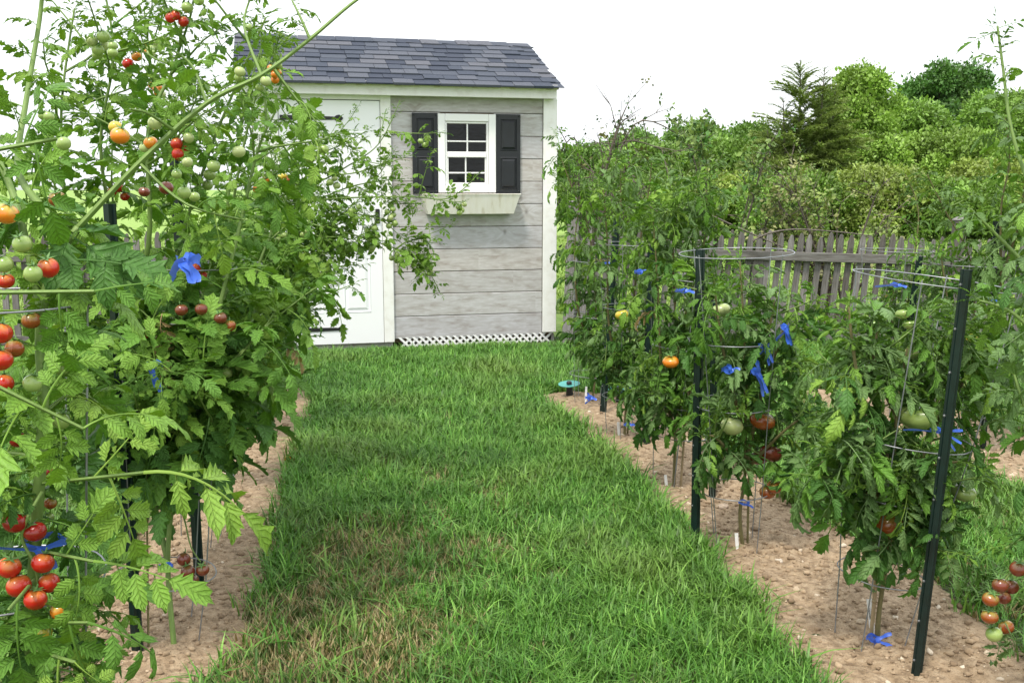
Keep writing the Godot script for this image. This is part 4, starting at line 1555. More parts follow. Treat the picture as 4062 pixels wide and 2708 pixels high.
func bamboo(label: String, foot: Vector3, top: Vector3, r := 0.0055, m := "bamboo") -> void:
	var o := thing("bamboo_cane", label, "cane", foot)
	var p := []
	for k in 13:
		p.append((top - foot) * (k / 12.0) - (Vector3(0, 0.03, 0) if k == 0 else Vector3.ZERO))
	var b := MB.new()
	b.tube(p, r, r * 0.8, 8)
	part("cane", b.done(M[m]), o)
	for f in [0.22, 0.47, 0.74]:
		var n := MB.new()
		n.tube([(top - foot) * (f - 0.006), (top - foot) * f, (top - foot) * (f + 0.006)], r * 1.22, r * 1.18, 8)
		part("node_ring", n.done(M[m]), o)

func fallen_fruit(label: String, at: Vector3, kind: String, rad: float) -> void:
	var o := thing("fallen_tomato", label, "tomato", at)
	var f := part("fruit", fruit_mesh[kind], o)
	f.transform = Transform3D(Basis.from_euler(Vector3(1.2, rng.randf() * TAU, 0.3)).scaled(Vector3.ONE * rad), Vector3(0, rad * 0.85, 0))
	part("calyx", calyx_mesh, f)

func stone(label: String, at: Vector3, size: Vector3, tone: Color) -> void:
	var b := MB.new()
	var prof := []
	for k in 7:
		var a := PI * (k / 6.0 - 0.5)
		prof.append(Vector2(cos(a), sin(a)))
	b.lathe(prof, 11, Vector3.ZERO)
	var sd := rng.randf() * 10.0
	for k in b.v.size():
		var q := b.v[k]
		b.v[k] = q * size * (1.0 + 0.22 * sin(q.x * 2.7 + sd) * cos(q.z * 3.1 + sd * 2.0) + 0.1 * sin(q.y * 5.0 + sd))
		b.c[k] = tone * (1.0 + 0.25 * sin(q.x * 5.0 + q.y * 9.0 + sd))
	var o := part("stone", b.done(M.clod), self)
	o.name = numbered("stone")
	o.position = at + Vector3(0, size.y * 0.35, 0)
	o.rotation.y = rng.randf() * TAU
	tag(o, label, "stone", "stones on the soil")

func fruit_at(pl: Plant, p: Vector3, rad: float, kind: String, up := Vector3(0, 0, 0)) -> void:
	var o := part("tomato", fruit_mesh[kind + ("_big" if rad > 0.03 else "")], pl.node)
	o.transform = Transform3D(Basis.from_euler(Vector3(rng.randf_range(-0.3, 0.45), rng.randf() * TAU, rng.randf_range(-0.35, 0.35))).scaled(Vector3(1.0, rng.randf_range(0.9, 1.06), rng.randf_range(0.93, 1.04)) * rad), p - pl.base)
	part("calyx", calyx_mesh, o)
	pl.bare.append([p, rad * 1.1 + (0.006 if rad > 0.03 else 0.004)])

# a thin stalk that carries fruit, through the given points
func stalk(pl: Plant, pts: Array, r0: float, r1: float) -> void:
	var b := MB.new()
	var q := []
	for p in pts:
		q.append(p - pl.base)
	b.tube(smooth_path(q, 4), r0, r1, 6)
	part("truss_stalk", b.done(M.stem_green), pl.node)

# one chosen leaf from its stalk's base to its tip
func leaf_to(pl: Plant, a: Vector3, b: Vector3, tone: String, roll := 0.0, pool: Array = []) -> void:
	var pp := pool if pool.size() else leaf_broad
	var bs := frame(b - a, Vector3(rng.randf_range(-0.3, 0.3), 0.75, 0.66).normalized()) * Basis(Vector3(0, 0, 1), roll)
	pl.leaves.append([Transform3D(bs.scaled_local(Vector3.ONE * a.distance_to(b) / 1.35), a), pp[rng.randi() % pp.size()], M[tone]])

func random_trusses(pl: Plant, n: int, rad: float, kinds: Array, per: int, lo := 0.4) -> void:
	for k in n:
		var s: Array = pl.stems[rng.randi() % pl.stems.size()]
		var p: Vector3 = s[0][rng.randi_range(s[0].size() / 5, s[0].size() - 2)]
		if p.y < lo:
			continue
		var ks := []
		var ripe := rng.randi() % kinds.size()
		for i in rng.randi_range(2, per):
			ks.append(kinds[clampi(ripe + rng.randi_range(-1, 1), 0, kinds.size() - 1)])
		truss(pl, p, ks, rad * rng.randf_range(0.8, 1.15), Vector3(rng.randfn() * 0.5, -1, rng.randfn() * 0.5))


func build_left_row() -> void:
	var tones := ["leaf_deep", "leaf_mid", "leaf_mid", "leaf_fresh", "leaf_fresh", "leaf_yellowish"]
	var broad := {"gap": 0.075, "size": 0.19, "lift": -0.35, "pool": leaf_broad, "tones": tones, "low": 0.50}
	var g := "cherry tomato plants of the left row"
	# --- nearest plant, at the edge of the picture
	var a := new_plant("tomato_plant", "nearest tomato plant at left edge with red cherry tomatoes and long arching branch", Vector3(-0.93, 0.0, -1.72), g)
	var main := smooth_path([Vector3(-0.93, -0.02, -1.72), Vector3(-0.857, 0.526, -1.68), Vector3(-0.826, 0.719, -1.66), Vector3(-0.796, 0.95, -1.66), Vector3(-0.8, 1.089, -1.68), Vector3(-0.781, 1.198, -1.7), Vector3(-0.741, 1.262, -1.72)], 6)
	add_stem(a, main, 0.0120, 0.0070)
	var arm := smooth_path([Vector3(-0.741, 1.262, -1.72), Vector3(-0.638, 1.371, -1.74), Vector3(-0.53, 1.474, -1.78), Vector3(-0.443, 1.526, -1.82), Vector3(-0.367, 1.596, -1.88), Vector3(-0.286, 1.68, -1.95), Vector3(-0.196, 1.741, -2)], 6)
	add_stem(a, arm, 0.0056, 0.0024)
	var f2 := smooth_path([Vector3(-0.795, 1.119, -1.68), Vector3(-0.832, 1.234, -1.72), Vector3(-0.884, 1.338, -1.78), Vector3(-0.971, 1.47, -1.85), Vector3(-1.009, 1.622, -1.9)], 6)
	add_stem(a, f2, 0.008, 0.004)
	leafy(a, f2, {"gap": 0.045, "size": 0.125, "lift": -0.3, "pool": leaf_broad, "tones": ["leaf_mid", "leaf_fresh"]})
	var f3 := smooth_path([Vector3(-0.757, 1.245, -1.72), Vector3(-0.842, 1.299, -1.8), Vector3(-0.949, 1.371, -1.95), Vector3(-0.993, 1.515, -2.1), Vector3(-1.001, 1.685, -2.2), Vector3(-0.984, 1.791, -2.2)], 6)
	add_stem(a, f3, 0.008, 0.004)
	leafy(a, f3, {"gap": 0.045, "size": 0.11, "lift": -0.3, "pool": leaf_broad, "tones": ["leaf_mid", "leaf_fresh"]})
	# leaves and side shoots of the long arm
	for q in [[Vector3(-0.638, 1.371, -1.74), Vector3(-0.553, 1.301, -1.72), Vector3(-0.446, 1.27, -1.76)], [Vector3(-0.53, 1.474, -1.78), Vector3(-0.559, 1.54, -1.8), Vector3(-0.603, 1.573, -1.8)], [Vector3(-0.443, 1.526, -1.82), Vector3(-0.491, 1.622, -1.9), Vector3(-0.485, 1.692, -1.95)], [Vector3(-0.422, 1.536, -1.83), Vector3(-0.38, 1.477, -1.84), Vector3(-0.349, 1.44, -1.86)], [Vector3(-0.367, 1.596, -1.88), Vector3(-0.387, 1.637, -1.9), Vector3(-0.406, 1.671, -1.92)], [Vector3(-0.582, 1.426, -1.76), Vector3(-0.604, 1.451, -1.7), Vector3(-0.618, 1.455, -1.66)]]:
		var p := smooth_path(q, 5)
		add_stem(a, p, 0.0032, 0.0016)
		leafy(a, p, {"gap": 0.035, "size": 0.085, "lift": -0.3, "pool": leaf_broad, "tones": ["leaf_mid", "leaf_fresh", "leaf_fresh"]}, 0.25)
	# big single leaves close to the camera: from the stalk's base to its tip
	for q in [
		[Vector3(-0.702, 1.376, -1.35), Vector3(-0.616, 1.395, -1.38), Vector3(-0.525, 1.387, -1.42), "leaf_mid"], [Vector3(-0.702, 1.194, -1.3), Vector3(-0.562, 1.192, -1.34), Vector3(-0.473, 1.203, -1.4), "leaf_mid"], [Vector3(-0.71, 1.066, -1.34), Vector3(-0.607, 0.993, -1.38), Vector3(-0.502, 1.029, -1.46), "leaf_fresh"],
		[Vector3(-0.808, 0.828, -1.66), Vector3(-0.532, 0.923, -1.4), Vector3(-0.341, 0.888, -1.44), "leaf_yellowish"], [Vector3(-0.827, 0.71, -1.66), Vector3(-0.648, 0.758, -1.48), Vector3(-0.491, 0.737, -1.46), "leaf_fresh"], [Vector3(-0.832, 0.656, -1.66), Vector3(-0.711, 0.741, -1.34), Vector3(-0.657, 0.665, -1.36), "leaf_mid"],
		[Vector3(-0.846, 0.571, -1.67), Vector3(-0.646, 0.676, -1.44), Vector3(-0.532, 0.582, -1.5), "leaf_mid"], [Vector3(-0.858, 0.517, -1.68), Vector3(-0.633, 0.652, -1.36), Vector3(-0.586, 0.598, -1.36), "leaf_yellowish"]]:
		var p := smooth_path([q[0], q[1]], 4)
		add_stem(a, p, 0.0032, 0.0028)
		leaf_to(a, q[1], q[2], q[3], rng.randf_range(-0.5, 0.2))
		leaf_to(a, q[0].lerp(q[1], 0.55), q[0].lerp(q[1], 0.55) + (q[2] - q[1]) * 0.45 + Vector3(0, 0.10, 0), q[3], 0.3)
		leaf_to(a, q[0].lerp(q[1], 0.7), q[0].lerp(q[1], 0.7) + (q[2] - q[1]) * 0.4 + Vector3(-0.03, -0.12, 0.02), q[3], -0.3)
	for q in [[Vector3(-0.8, 1.089, -1.68), Vector3(-0.802, 1.143, -1.6)], [Vector3(-0.793, 1.026, -1.66), Vector3(-0.745, 1.064, -1.7)], [Vector3(-0.796, 0.988, -1.66), Vector3(-0.803, 0.966, -1.56)], [Vector3(-0.805, 0.913, -1.66), Vector3(-0.778, 0.828, -1.74)], [Vector3(-0.817, 0.797, -1.66), Vector3(-0.84, 0.839, -1.6)], [Vector3(-0.801, 1.067, -1.68), Vector3(-0.776, 0.996, -1.78)], [Vector3(-0.79, 1.176, -1.7), Vector3(-0.776, 1.12, -1.8)], [Vector3(-0.799, 1.146, -1.7), Vector3(-0.823, 1.183, -1.62)], [Vector3(-0.78, 1.206, -1.7), Vector3(-0.697, 1.209, -1.66)], [Vector3(-0.873, 1.315, -1.77), Vector3(-0.783, 1.265, -1.7)], [Vector3(-0.832, 1.234, -1.72), Vector3(-0.879, 1.265, -1.7)], [Vector3(-0.818, 0.774, -1.66), Vector3(-0.775, 0.721, -1.7)], [Vector3(-0.851, 0.584, -1.66), Vector3(-0.882, 0.572, -1.6)]]:
		leaf_to(a, q[0], q[0] + (q[1] - q[0]) * 2.1, ["leaf_mid", "leaf_deep", "leaf_fresh"][rng.randi() % 3], rng.randf_range(-0.4, 0.4))
	leafy(a, main, {"gap": 0.026, "size": 0.14, "lift": -0.4, "pool": leaf_broad, "tones": ["leaf_deep", "leaf_mid", "leaf_fresh", "leaf_fresh"], "low": 0.18}, 0.0, false)
	for q in [[Vector3(-0.826, 0.719, -1.66), Vector3(-0.847, 0.772, -1.62), Vector3(-0.894, 0.794, -1.6)], [Vector3(-0.832, 0.656, -1.66), Vector3(-0.783, 0.607, -1.7), Vector3(-0.748, 0.548, -1.74)], [Vector3(-0.854, 0.55, -1.68), Vector3(-0.807, 0.483, -1.7), Vector3(-0.763, 0.439, -1.72)], [Vector3(-0.796, 0.95, -1.66), Vector3(-0.767, 0.976, -1.72), Vector3(-0.74, 0.944, -1.76)], [Vector3(-0.804, 0.874, -1.66), Vector3(-0.887, 0.871, -1.7), Vector3(-0.942, 0.856, -1.7)], [Vector3(-0.844, 0.595, -1.67), Vector3(-0.919, 0.566, -1.7), Vector3(-0.969, 0.516, -1.7)]]:
		var p := smooth_path(q, 5)
		add_stem(a, p, 0.0036, 0.002)
		leafy(a, p, {"gap": 0.035, "size": 0.115, "lift": -0.3, "pool": leaf_broad, "tones": ["leaf_mid", "leaf_fresh", "leaf_fresh"]}, 0.1)
	var px := 1.6 / 2300.0
	stalk(a, [Vector3(-0.798, 0.819, -1.64), Vector3(-0.806, 0.787, -1.6), Vector3(-0.817, 0.749, -1.6), Vector3(-0.799, 0.703, -1.6), Vector3(-0.797, 0.649, -1.6), Vector3(-0.775, 0.626, -1.6), Vector3(-0.785, 0.595, -1.6)], 0.0032, 0.0018)
	for q in [[Vector3(-0.827, 0.781, -1.6), 29, "deep_red"], [Vector3(-0.8, 0.76, -1.61), 27, "deep_red"], [Vector3(-0.832, 0.709, -1.58), 27, "red"], [Vector3(-0.786, 0.709, -1.6), 27, "red"], [Vector3(-0.819, 0.677, -1.58), 28, "red"], [Vector3(-0.783, 0.67, -1.61), 25, "red"], [Vector3(-0.793, 0.653, -1.58), 27, "red"], [Vector3(-0.764, 0.624, -1.6), 21, "orange"], [Vector3(-0.796, 0.581, -1.61), 17, "yellow"], [Vector3(-0.801, 1.105, -1.55), 26, "red"], [Vector3(-0.805, 1.062, -1.55), 28, "red"], [Vector3(-0.806, 1.072, -1.6), 22, "brown"], [Vector3(-0.827, 1.015, -1.6), 22, "red"], [Vector3(-0.795, 1.113, -1.64), 22, "brown"], [Vector3(-0.781, 1.015, -1.6), 22, "green"], [Vector3(-0.778, 1.022, -1.7), 20, "green"],
		[Vector3(-0.742, 1.203, -1.6), 24, "red"], [Vector3(-0.748, 1.197, -1.56), 20, "green"], [Vector3(-0.781, 1.241, -1.6), 22, "green"], [Vector3(-0.802, 1.21, -1.58), 20, "green"], [Vector3(-0.822, 1.18, -1.62), 20, "red"], [Vector3(-0.777, 1.29, -1.55), 26, "orange"], [Vector3(-0.747, 1.311, -1.66), 20, "brown"], [Vector3(-0.807, 0.836, -1.7), 20, "deep_red"], [Vector3(-0.873, 0.89, -1.72), 20, "deep_red"], [Vector3(-0.814, 0.78, -1.7), 16, "brown"], [Vector3(-0.819, 0.754, -1.7), 14, "green"], [Vector3(-0.775, 0.934, -1.68), 22, "green"],
		[Vector3(-0.638, 1.413, -1.66), 22, "orange"], [Vector3(-0.608, 1.438, -1.74), 17, "pale"], [Vector3(-0.624, 1.406, -1.76), 17, "orange"], [Vector3(-0.636, 1.398, -1.76), 12, "pale"], [Vector3(-0.704, 1.398, -1.6), 16, "green"], [Vector3(-0.675, 1.431, -1.74), 17, "yellow"], [Vector3(-0.481, 1.532, -1.82), 14, "pale"], [Vector3(-0.489, 1.524, -1.84), 11, "green"], [Vector3(-0.436, 1.516, -1.82), 14, "pale"], [Vector3(-0.449, 1.506, -1.83), 11, "green"], [Vector3(-0.734, 1.587, -1.9), 13, "green"], [Vector3(-0.735, 1.575, -1.9), 14, "green"], [Vector3(-0.509, 1.635, -2), 12, "green"], [Vector3(-0.778, 1.448, -1.7), 13, "green"], [Vector3(-0.771, 1.446, -1.7), 14, "green"],
		[Vector3(-0.615, 1.329, -1.8), 18, "dark"], [Vector3(-0.583, 1.321, -1.8), 17, "green"], [Vector3(-0.669, 1.322, -1.84), 15, "dark"], [Vector3(-0.578, 1.313, -1.84), 14, "green"], [Vector3(-0.588, 1.375, -1.84), 14, "pale"], [Vector3(-0.615, 1.354, -1.86), 13, "green"]]:
		fruit_at(a, q[0], q[1] * px * 1.02, q[2])
	finish(a)
	# --- second plant with stake and cage
	var bl := {"gap": 0.048, "size": 0.135, "lift": -0.35, "pool": leaf_broad, "tones": tones, "low": 0.40, "bias": Vector3(0.2, 0, 0.1)}
	var b := new_plant("tomato_plant", "tall bushy tomato plant behind blue bow with dark ripening tomatoes near the soil", Vector3(-0.985, 0.0, -2.75), g)
	var fork := Vector3(-1.016, 0.239, -2.82)
	bush(b, [[Vector3(-0.985, -0.02, -2.75), fork, Vector3(-0.995, 0.455, -2.85), Vector3(-0.943, 0.743, -2.85), Vector3(-0.964, 1.072, -2.85), Vector3(-0.862, 1.39, -2.85), Vector3(-0.767, 1.604, -2.85), Vector3(-0.676, 1.79, -2.85)],
		[fork, Vector3(-1.099, 0.534, -2.9), Vector3(-1.144, 0.863, -2.9), Vector3(-1.151, 1.181, -2.9), Vector3(-1.171, 1.452, -2.9), Vector3(-1.119, 1.704, -2.9), Vector3(-1.142, 1.915, -2.9)],
		[Vector3(-0.995, 0.455, -2.85), Vector3(-0.861, 0.764, -2.75), Vector3(-0.799, 0.991, -2.7), Vector3(-0.744, 1.224, -2.75), Vector3(-0.701, 1.425, -2.8), Vector3(-0.65, 1.53, -2.8)],
		[Vector3(-1.099, 0.534, -2.9), Vector3(-1.162, 0.753, -2.8), Vector3(-1.22, 1.003, -2.8), Vector3(-1.283, 1.268, -2.9), Vector3(-1.298, 1.553, -2.95), Vector3(-1.263, 1.839, -3)],
		[Vector3(-1.144, 0.863, -2.9), Vector3(-0.996, 1.177, -2.75), Vector3(-0.98, 1.481, -2.75), Vector3(-0.917, 1.657, -2.8), Vector3(-0.887, 1.782, -2.8)],
		[Vector3(-0.995, 0.455, -2.85), Vector3(-0.913, 0.631, -2.78), Vector3(-0.844, 0.671, -2.72), Vector3(-0.803, 0.639, -2.7)], [Vector3(-1.099, 0.534, -2.9), Vector3(-1.112, 0.638, -2.75), Vector3(-1.177, 0.639, -2.7)], [Vector3(-0.943, 0.743, -2.85), Vector3(-0.831, 0.823, -2.7), Vector3(-0.778, 0.818, -2.66)]], bl, 9, 0.32, 0.0085)
	stalk(b, [Vector3(-0.99, 0.442, -2.85), Vector3(-0.952, 0.366, -2.8), Vector3(-0.932, 0.3, -2.78), Vector3(-0.906, 0.254, -2.78)], 0.0028, 0.0018)
	for q in [[Vector3(-0.955, 0.262, -2.78), 17], [Vector3(-0.938, 0.232, -2.76), 17], [Vector3(-0.898, 0.234, -2.77), 16], [Vector3(-0.94, 0.19, -2.8), 16]]:
		fruit_at(b, q[0], q[1] * 2.78 / 2300.0, "dark")
	for q in [[Vector3(-0.813, 1.015, -2.6), "dark"], [Vector3(-0.764, 0.992, -2.6), "dark"], [Vector3(-0.746, 0.969, -2.62), "brown"], [Vector3(-0.865, 1.013, -2.6), "dark"], [Vector3(-0.764, 1.384, -2.6), "green"], [Vector3(-0.698, 1.42, -2.6), "pale"]]:
		fruit_at(b, q[0], 15 * 2.6 / 2300.0, q[1])
	random_trusses(b, 16, 0.015, ["green", "green", "green", "pale", "orange", "red"], 5, 0.7)
	for q in [Vector3(-0.923, 1.001, -2.62), Vector3(-0.94, 0.943, -2.62), Vector3(-0.925, 0.885, -2.62), Vector3(-0.929, 0.841, -2.6)]:
		leaf_to(b, q, q + Vector3(0.03 * rng.randfn(), -0.10, 0.02), "leaf_dry", 0.5, leaf_curl)
	finish(b)
	# --- third
	var c := new_plant("tomato_plant", "dense tomato plant behind the second left stake, reaching the shed roof line", Vector3(-1.16, 0.0, -3.55), g)
	var cl := {"gap": 0.046, "size": 0.125, "lift": -0.40, "pool": leaf_broad, "tones": tones, "low": 0.30, "bias": Vector3(0.25, -0.1, 0.1)}
	bush(c, [[Vector3(-1.16, -0.02, -3.55), Vector3(-1.178, 0.191, -3.55), Vector3(-1.107, 0.679, -3.55), Vector3(-0.994, 1.15, -3.5), Vector3(-0.92, 1.478, -3.5), Vector3(-0.852, 1.696, -3.5), Vector3(-0.789, 1.824, -3.5)],
		[Vector3(-1.178, 0.191, -3.55), Vector3(-1.022, 0.553, -3.4), Vector3(-0.952, 0.782, -3.4), Vector3(-0.883, 1.008, -3.4), Vector3(-0.83, 1.168, -3.45), Vector3(-0.777, 1.3, -3.5), Vector3(-0.729, 1.389, -3.5)],
		[Vector3(-1.178, 0.191, -3.55), Vector3(-1.072, 0.45, -3.5), Vector3(-1.021, 0.53, -3.5), Vector3(-0.973, 0.562, -3.5)],
		[Vector3(-1.107, 0.679, -3.55), Vector3(-1.183, 1.067, -3.6), Vector3(-1.227, 1.406, -3.6), Vector3(-1.292, 1.717, -3.7), Vector3(-1.31, 1.957, -3.7)],
		[Vector3(-1.022, 0.553, -3.4), Vector3(-0.921, 0.813, -3.4), Vector3(-0.858, 0.903, -3.4), Vector3(-0.812, 0.933, -3.4)]], cl, 9, 0.27, 0.008)
	random_trusses(c, 16, 0.013, ["green", "green", "pale", "green", "orange"], 6, 0.5)
	finish(c)
	# --- fourth: long shoots cross in front of the shed door
	var d := new_plant("tomato_plant", "sprawling tomato plant whose long shoots cross the white shed door and window", Vector3(-1.36, 0.0, -4.45), g)
	var dl := {"gap": 0.044, "size": 0.112, "lift": -0.35, "pool": leaf_broad, "tones": tones, "low": 0.38, "bias": Vector3(0.35, 0.0, 0.1)}
	bush(d, [[Vector3(-1.36, -0.02, -4.45), Vector3(-1.328, 0.224, -4.4), Vector3(-1.203, 0.676, -4.3), Vector3(-1.051, 1.023, -4.2), Vector3(-0.951, 1.294, -4.2), Vector3(-0.874, 1.419, -4.2), Vector3(-0.818, 1.507, -4.2)],
		[Vector3(-1.328, 0.224, -4.4), Vector3(-1.148, 0.638, -4.3), Vector3(-1.065, 0.828, -4.3), Vector3(-1.003, 0.979, -4.3), Vector3(-0.943, 1.091, -4.3)],
		[Vector3(-1.28, 0.424, -4.4), Vector3(-1.125, 0.541, -4.2), Vector3(-1.05, 0.56, -4.2)],
		[Vector3(-1.203, 0.676, -4.3), Vector3(-1.246, 1.199, -4.4), Vector3(-1.151, 1.662, -4.4), Vector3(-1.067, 1.916, -4.4)],
		[Vector3(-1.051, 1.023, -4.2), Vector3(-0.962, 0.969, -4.2), Vector3(-0.906, 0.987, -4.2)]], dl, 9, 0.28, 0.008)
	var small := {"gap": 0.052, "size": 0.080, "lift": -0.2, "pool": leaf_broad, "tones": ["leaf_mid", "leaf_fresh", "leaf_fresh", "leaf_yellowish"]}
	for q in [[Vector3(-1.115, 1.241, -4.2), Vector3(-0.833, 1.273, -4.15), Vector3(-0.664, 1.288, -4.1), Vector3(-0.408, 1.292, -4.1), Vector3(-0.275, 1.283, -4.1), Vector3(-0.204, 1.318, -4.1), Vector3(-0.137, 1.382, -4.1)], [Vector3(-1.04, 1.312, -4.2), Vector3(-0.88, 1.202, -4.15), Vector3(-0.632, 1.135, -4.1), Vector3(-0.473, 1.082, -4.1), Vector3(-0.367, 1.038, -4.1), Vector3(-0.332, 0.975, -4.1), Vector3(-0.297, 0.905, -4.1)], [Vector3(-1.003, 1.348, -4.2), Vector3(-0.822, 1.348, -4.2), Vector3(-0.668, 1.418, -4.15), Vector3(-0.536, 1.503, -4.1), Vector3(-0.454, 1.657, -4.1)],
		[Vector3(-1.044, 1.205, -4.2), Vector3(-0.861, 1.258, -4.2), Vector3(-0.679, 1.33, -4.2), Vector3(-0.534, 1.357, -4.2), Vector3(-0.443, 1.366, -4.2)], [Vector3(-0.973, 1.169, -4.2), Vector3(-0.792, 1.169, -4.2), Vector3(-0.684, 1.096, -4.2), Vector3(-0.631, 1.042, -4.2)], [Vector3(-0.473, 1.082, -4.1), Vector3(-0.428, 1.111, -4.1), Vector3(-0.339, 1.128, -4.1)],
		[Vector3(-1.002, 1.383, -4.2), Vector3(-0.847, 1.4, -4.15), Vector3(-0.679, 1.382, -4.1), Vector3(-0.537, 1.417, -4.1), Vector3(-0.484, 1.469, -4.1)], [Vector3(-1.005, 1.276, -4.2), Vector3(-0.867, 1.312, -4.15), Vector3(-0.7, 1.243, -4.1), Vector3(-0.559, 1.208, -4.1), Vector3(-0.489, 1.19, -4.1)], [Vector3(-0.963, 1.454, -4.2), Vector3(-0.843, 1.523, -4.15), Vector3(-0.745, 1.52, -4.1), Vector3(-0.641, 1.486, -4.1)], [Vector3(-1.048, 1.096, -4.2), Vector3(-0.892, 1.099, -4.15), Vector3(-0.777, 1.031, -4.1), Vector3(-0.735, 0.923, -4.1)], [Vector3(-0.972, 1.205, -4.2), Vector3(-0.819, 1.135, -4.15), Vector3(-0.685, 1.128, -4.1), Vector3(-0.579, 1.102, -4.1)]]:
		var p := smooth_path(q, 6)
		add_stem(d, p, 0.0042, 0.0016)
		leafy(d, p, small, 0.12)
		for k in 4:
			var i := rng.randi_range(p.size() / 3, p.size() - 4)
			var sp := wander(p[i], Vector3(rng.randf_range(0.0, 1.0), rng.randf_range(-0.9, 0.9), rng.randf_range(-0.4, 0.4)).normalized(), rng.randf_range(0.10, 0.24), Vector3.UP, 0.1)
			add_stem(d, sp, 0.0024, 0.001)
			leafy(d, sp, {"gap": 0.04, "size": 0.07, "lift": -0.2, "pool": leaf_broad, "tones": ["leaf_fresh", "leaf_fresh", "leaf_yellowish"]}, 0.2)
	truss(d, Vector3(-0.496, 1.26, -4.1), ["green", "green", "green", "pale", "green", "green", "green"], 0.013, Vector3(0.1, -1, 0))
	truss(d, Vector3(-0.482, 1.075, -4.1), ["green", "green", "pale"], 0.012)
	truss(d, Vector3(-0.34, 1.031, -4.1), ["green", "green", "pale", "green"], 0.012)
	truss(d, Vector3(-0.201, 1.278, -4.1), ["pale", "green", "green", "green"], 0.012, Vector3(-0.4, -1, 0))
	truss(d, Vector3(-0.853, 1.206, -4.15), ["green", "green", "green", "pale", "green", "green"], 0.014)
	truss(d, Vector3(-0.942, 1.391, -4.1), ["yellow", "yellow", "orange", "brown"], 0.014, Vector3(1, -0.4, 0))
	random_trusses(d, 14, 0.013, ["green", "green", "pale", "green"], 7, 0.6)
	finish(d, 295)
	# --- fifth and sixth, toward the end of the bed
	var e := new_plant("tomato_plant", "tomato plant with dark overhanging leaves between sprawling plant and bed end", Vector3(-1.47, 0.0, -5.3), g)
	bush(e, [[Vector3(-1.47, -0.02, -5.3), Vector3(-1.489, 0.358, -5.3), Vector3(-1.423, 0.828, -5.3), Vector3(-1.291, 1.285, -5.3), Vector3(-1.213, 1.554, -5.3)], [Vector3(-1.494, 0.238, -5.3), Vector3(-1.34, 0.539, -5.2), Vector3(-1.268, 0.631, -5.2), Vector3(-1.221, 0.677, -5.2)], [Vector3(-1.489, 0.358, -5.3), Vector3(-1.282, 0.86, -5.2), Vector3(-1.137, 1.13, -5.2), Vector3(-1.064, 1.33, -5.2)]], {"gap": 0.06, "size": 0.14, "lift": -0.4, "pool": leaf_broad, "tones": tones, "low": 0.35, "bias": Vector3(0.4, 0, 0)}, 6, 0.32, 0.008)
	finish(e, 250)
	var f := new_plant("tomato_plant", "last tomato plant of the left row, in front of the shed door", Vector3(-1.62, 0.0, -6.12), g)
	bush(f, [[Vector3(-1.62, -0.02, -6.12), Vector3(-1.574, 0.348, -6.1), Vector3(-1.529, 0.832, -6.1), Vector3(-1.459, 1.278, -6.1), Vector3(-1.399, 1.511, -6.1)], [Vector3(-1.579, 0.211, -6.1), Vector3(-1.463, 0.524, -6), Vector3(-1.404, 0.709, -6), Vector3(-1.349, 0.787, -6)], [Vector3(-1.574, 0.348, -6.1), Vector3(-1.686, 0.885, -6.1), Vector3(-1.718, 1.356, -6.1)]], {"gap": 0.06, "size": 0.14, "lift": -0.4, "pool": leaf_broad, "tones": tones, "low": 0.4, "bias": Vector3(0.2, 0, 0)}, 6, 0.30, 0.008)
	random_trusses(f, 6, 0.014, ["red", "orange", "red", "orange"], 4, 0.2)
	finish(f, 220)


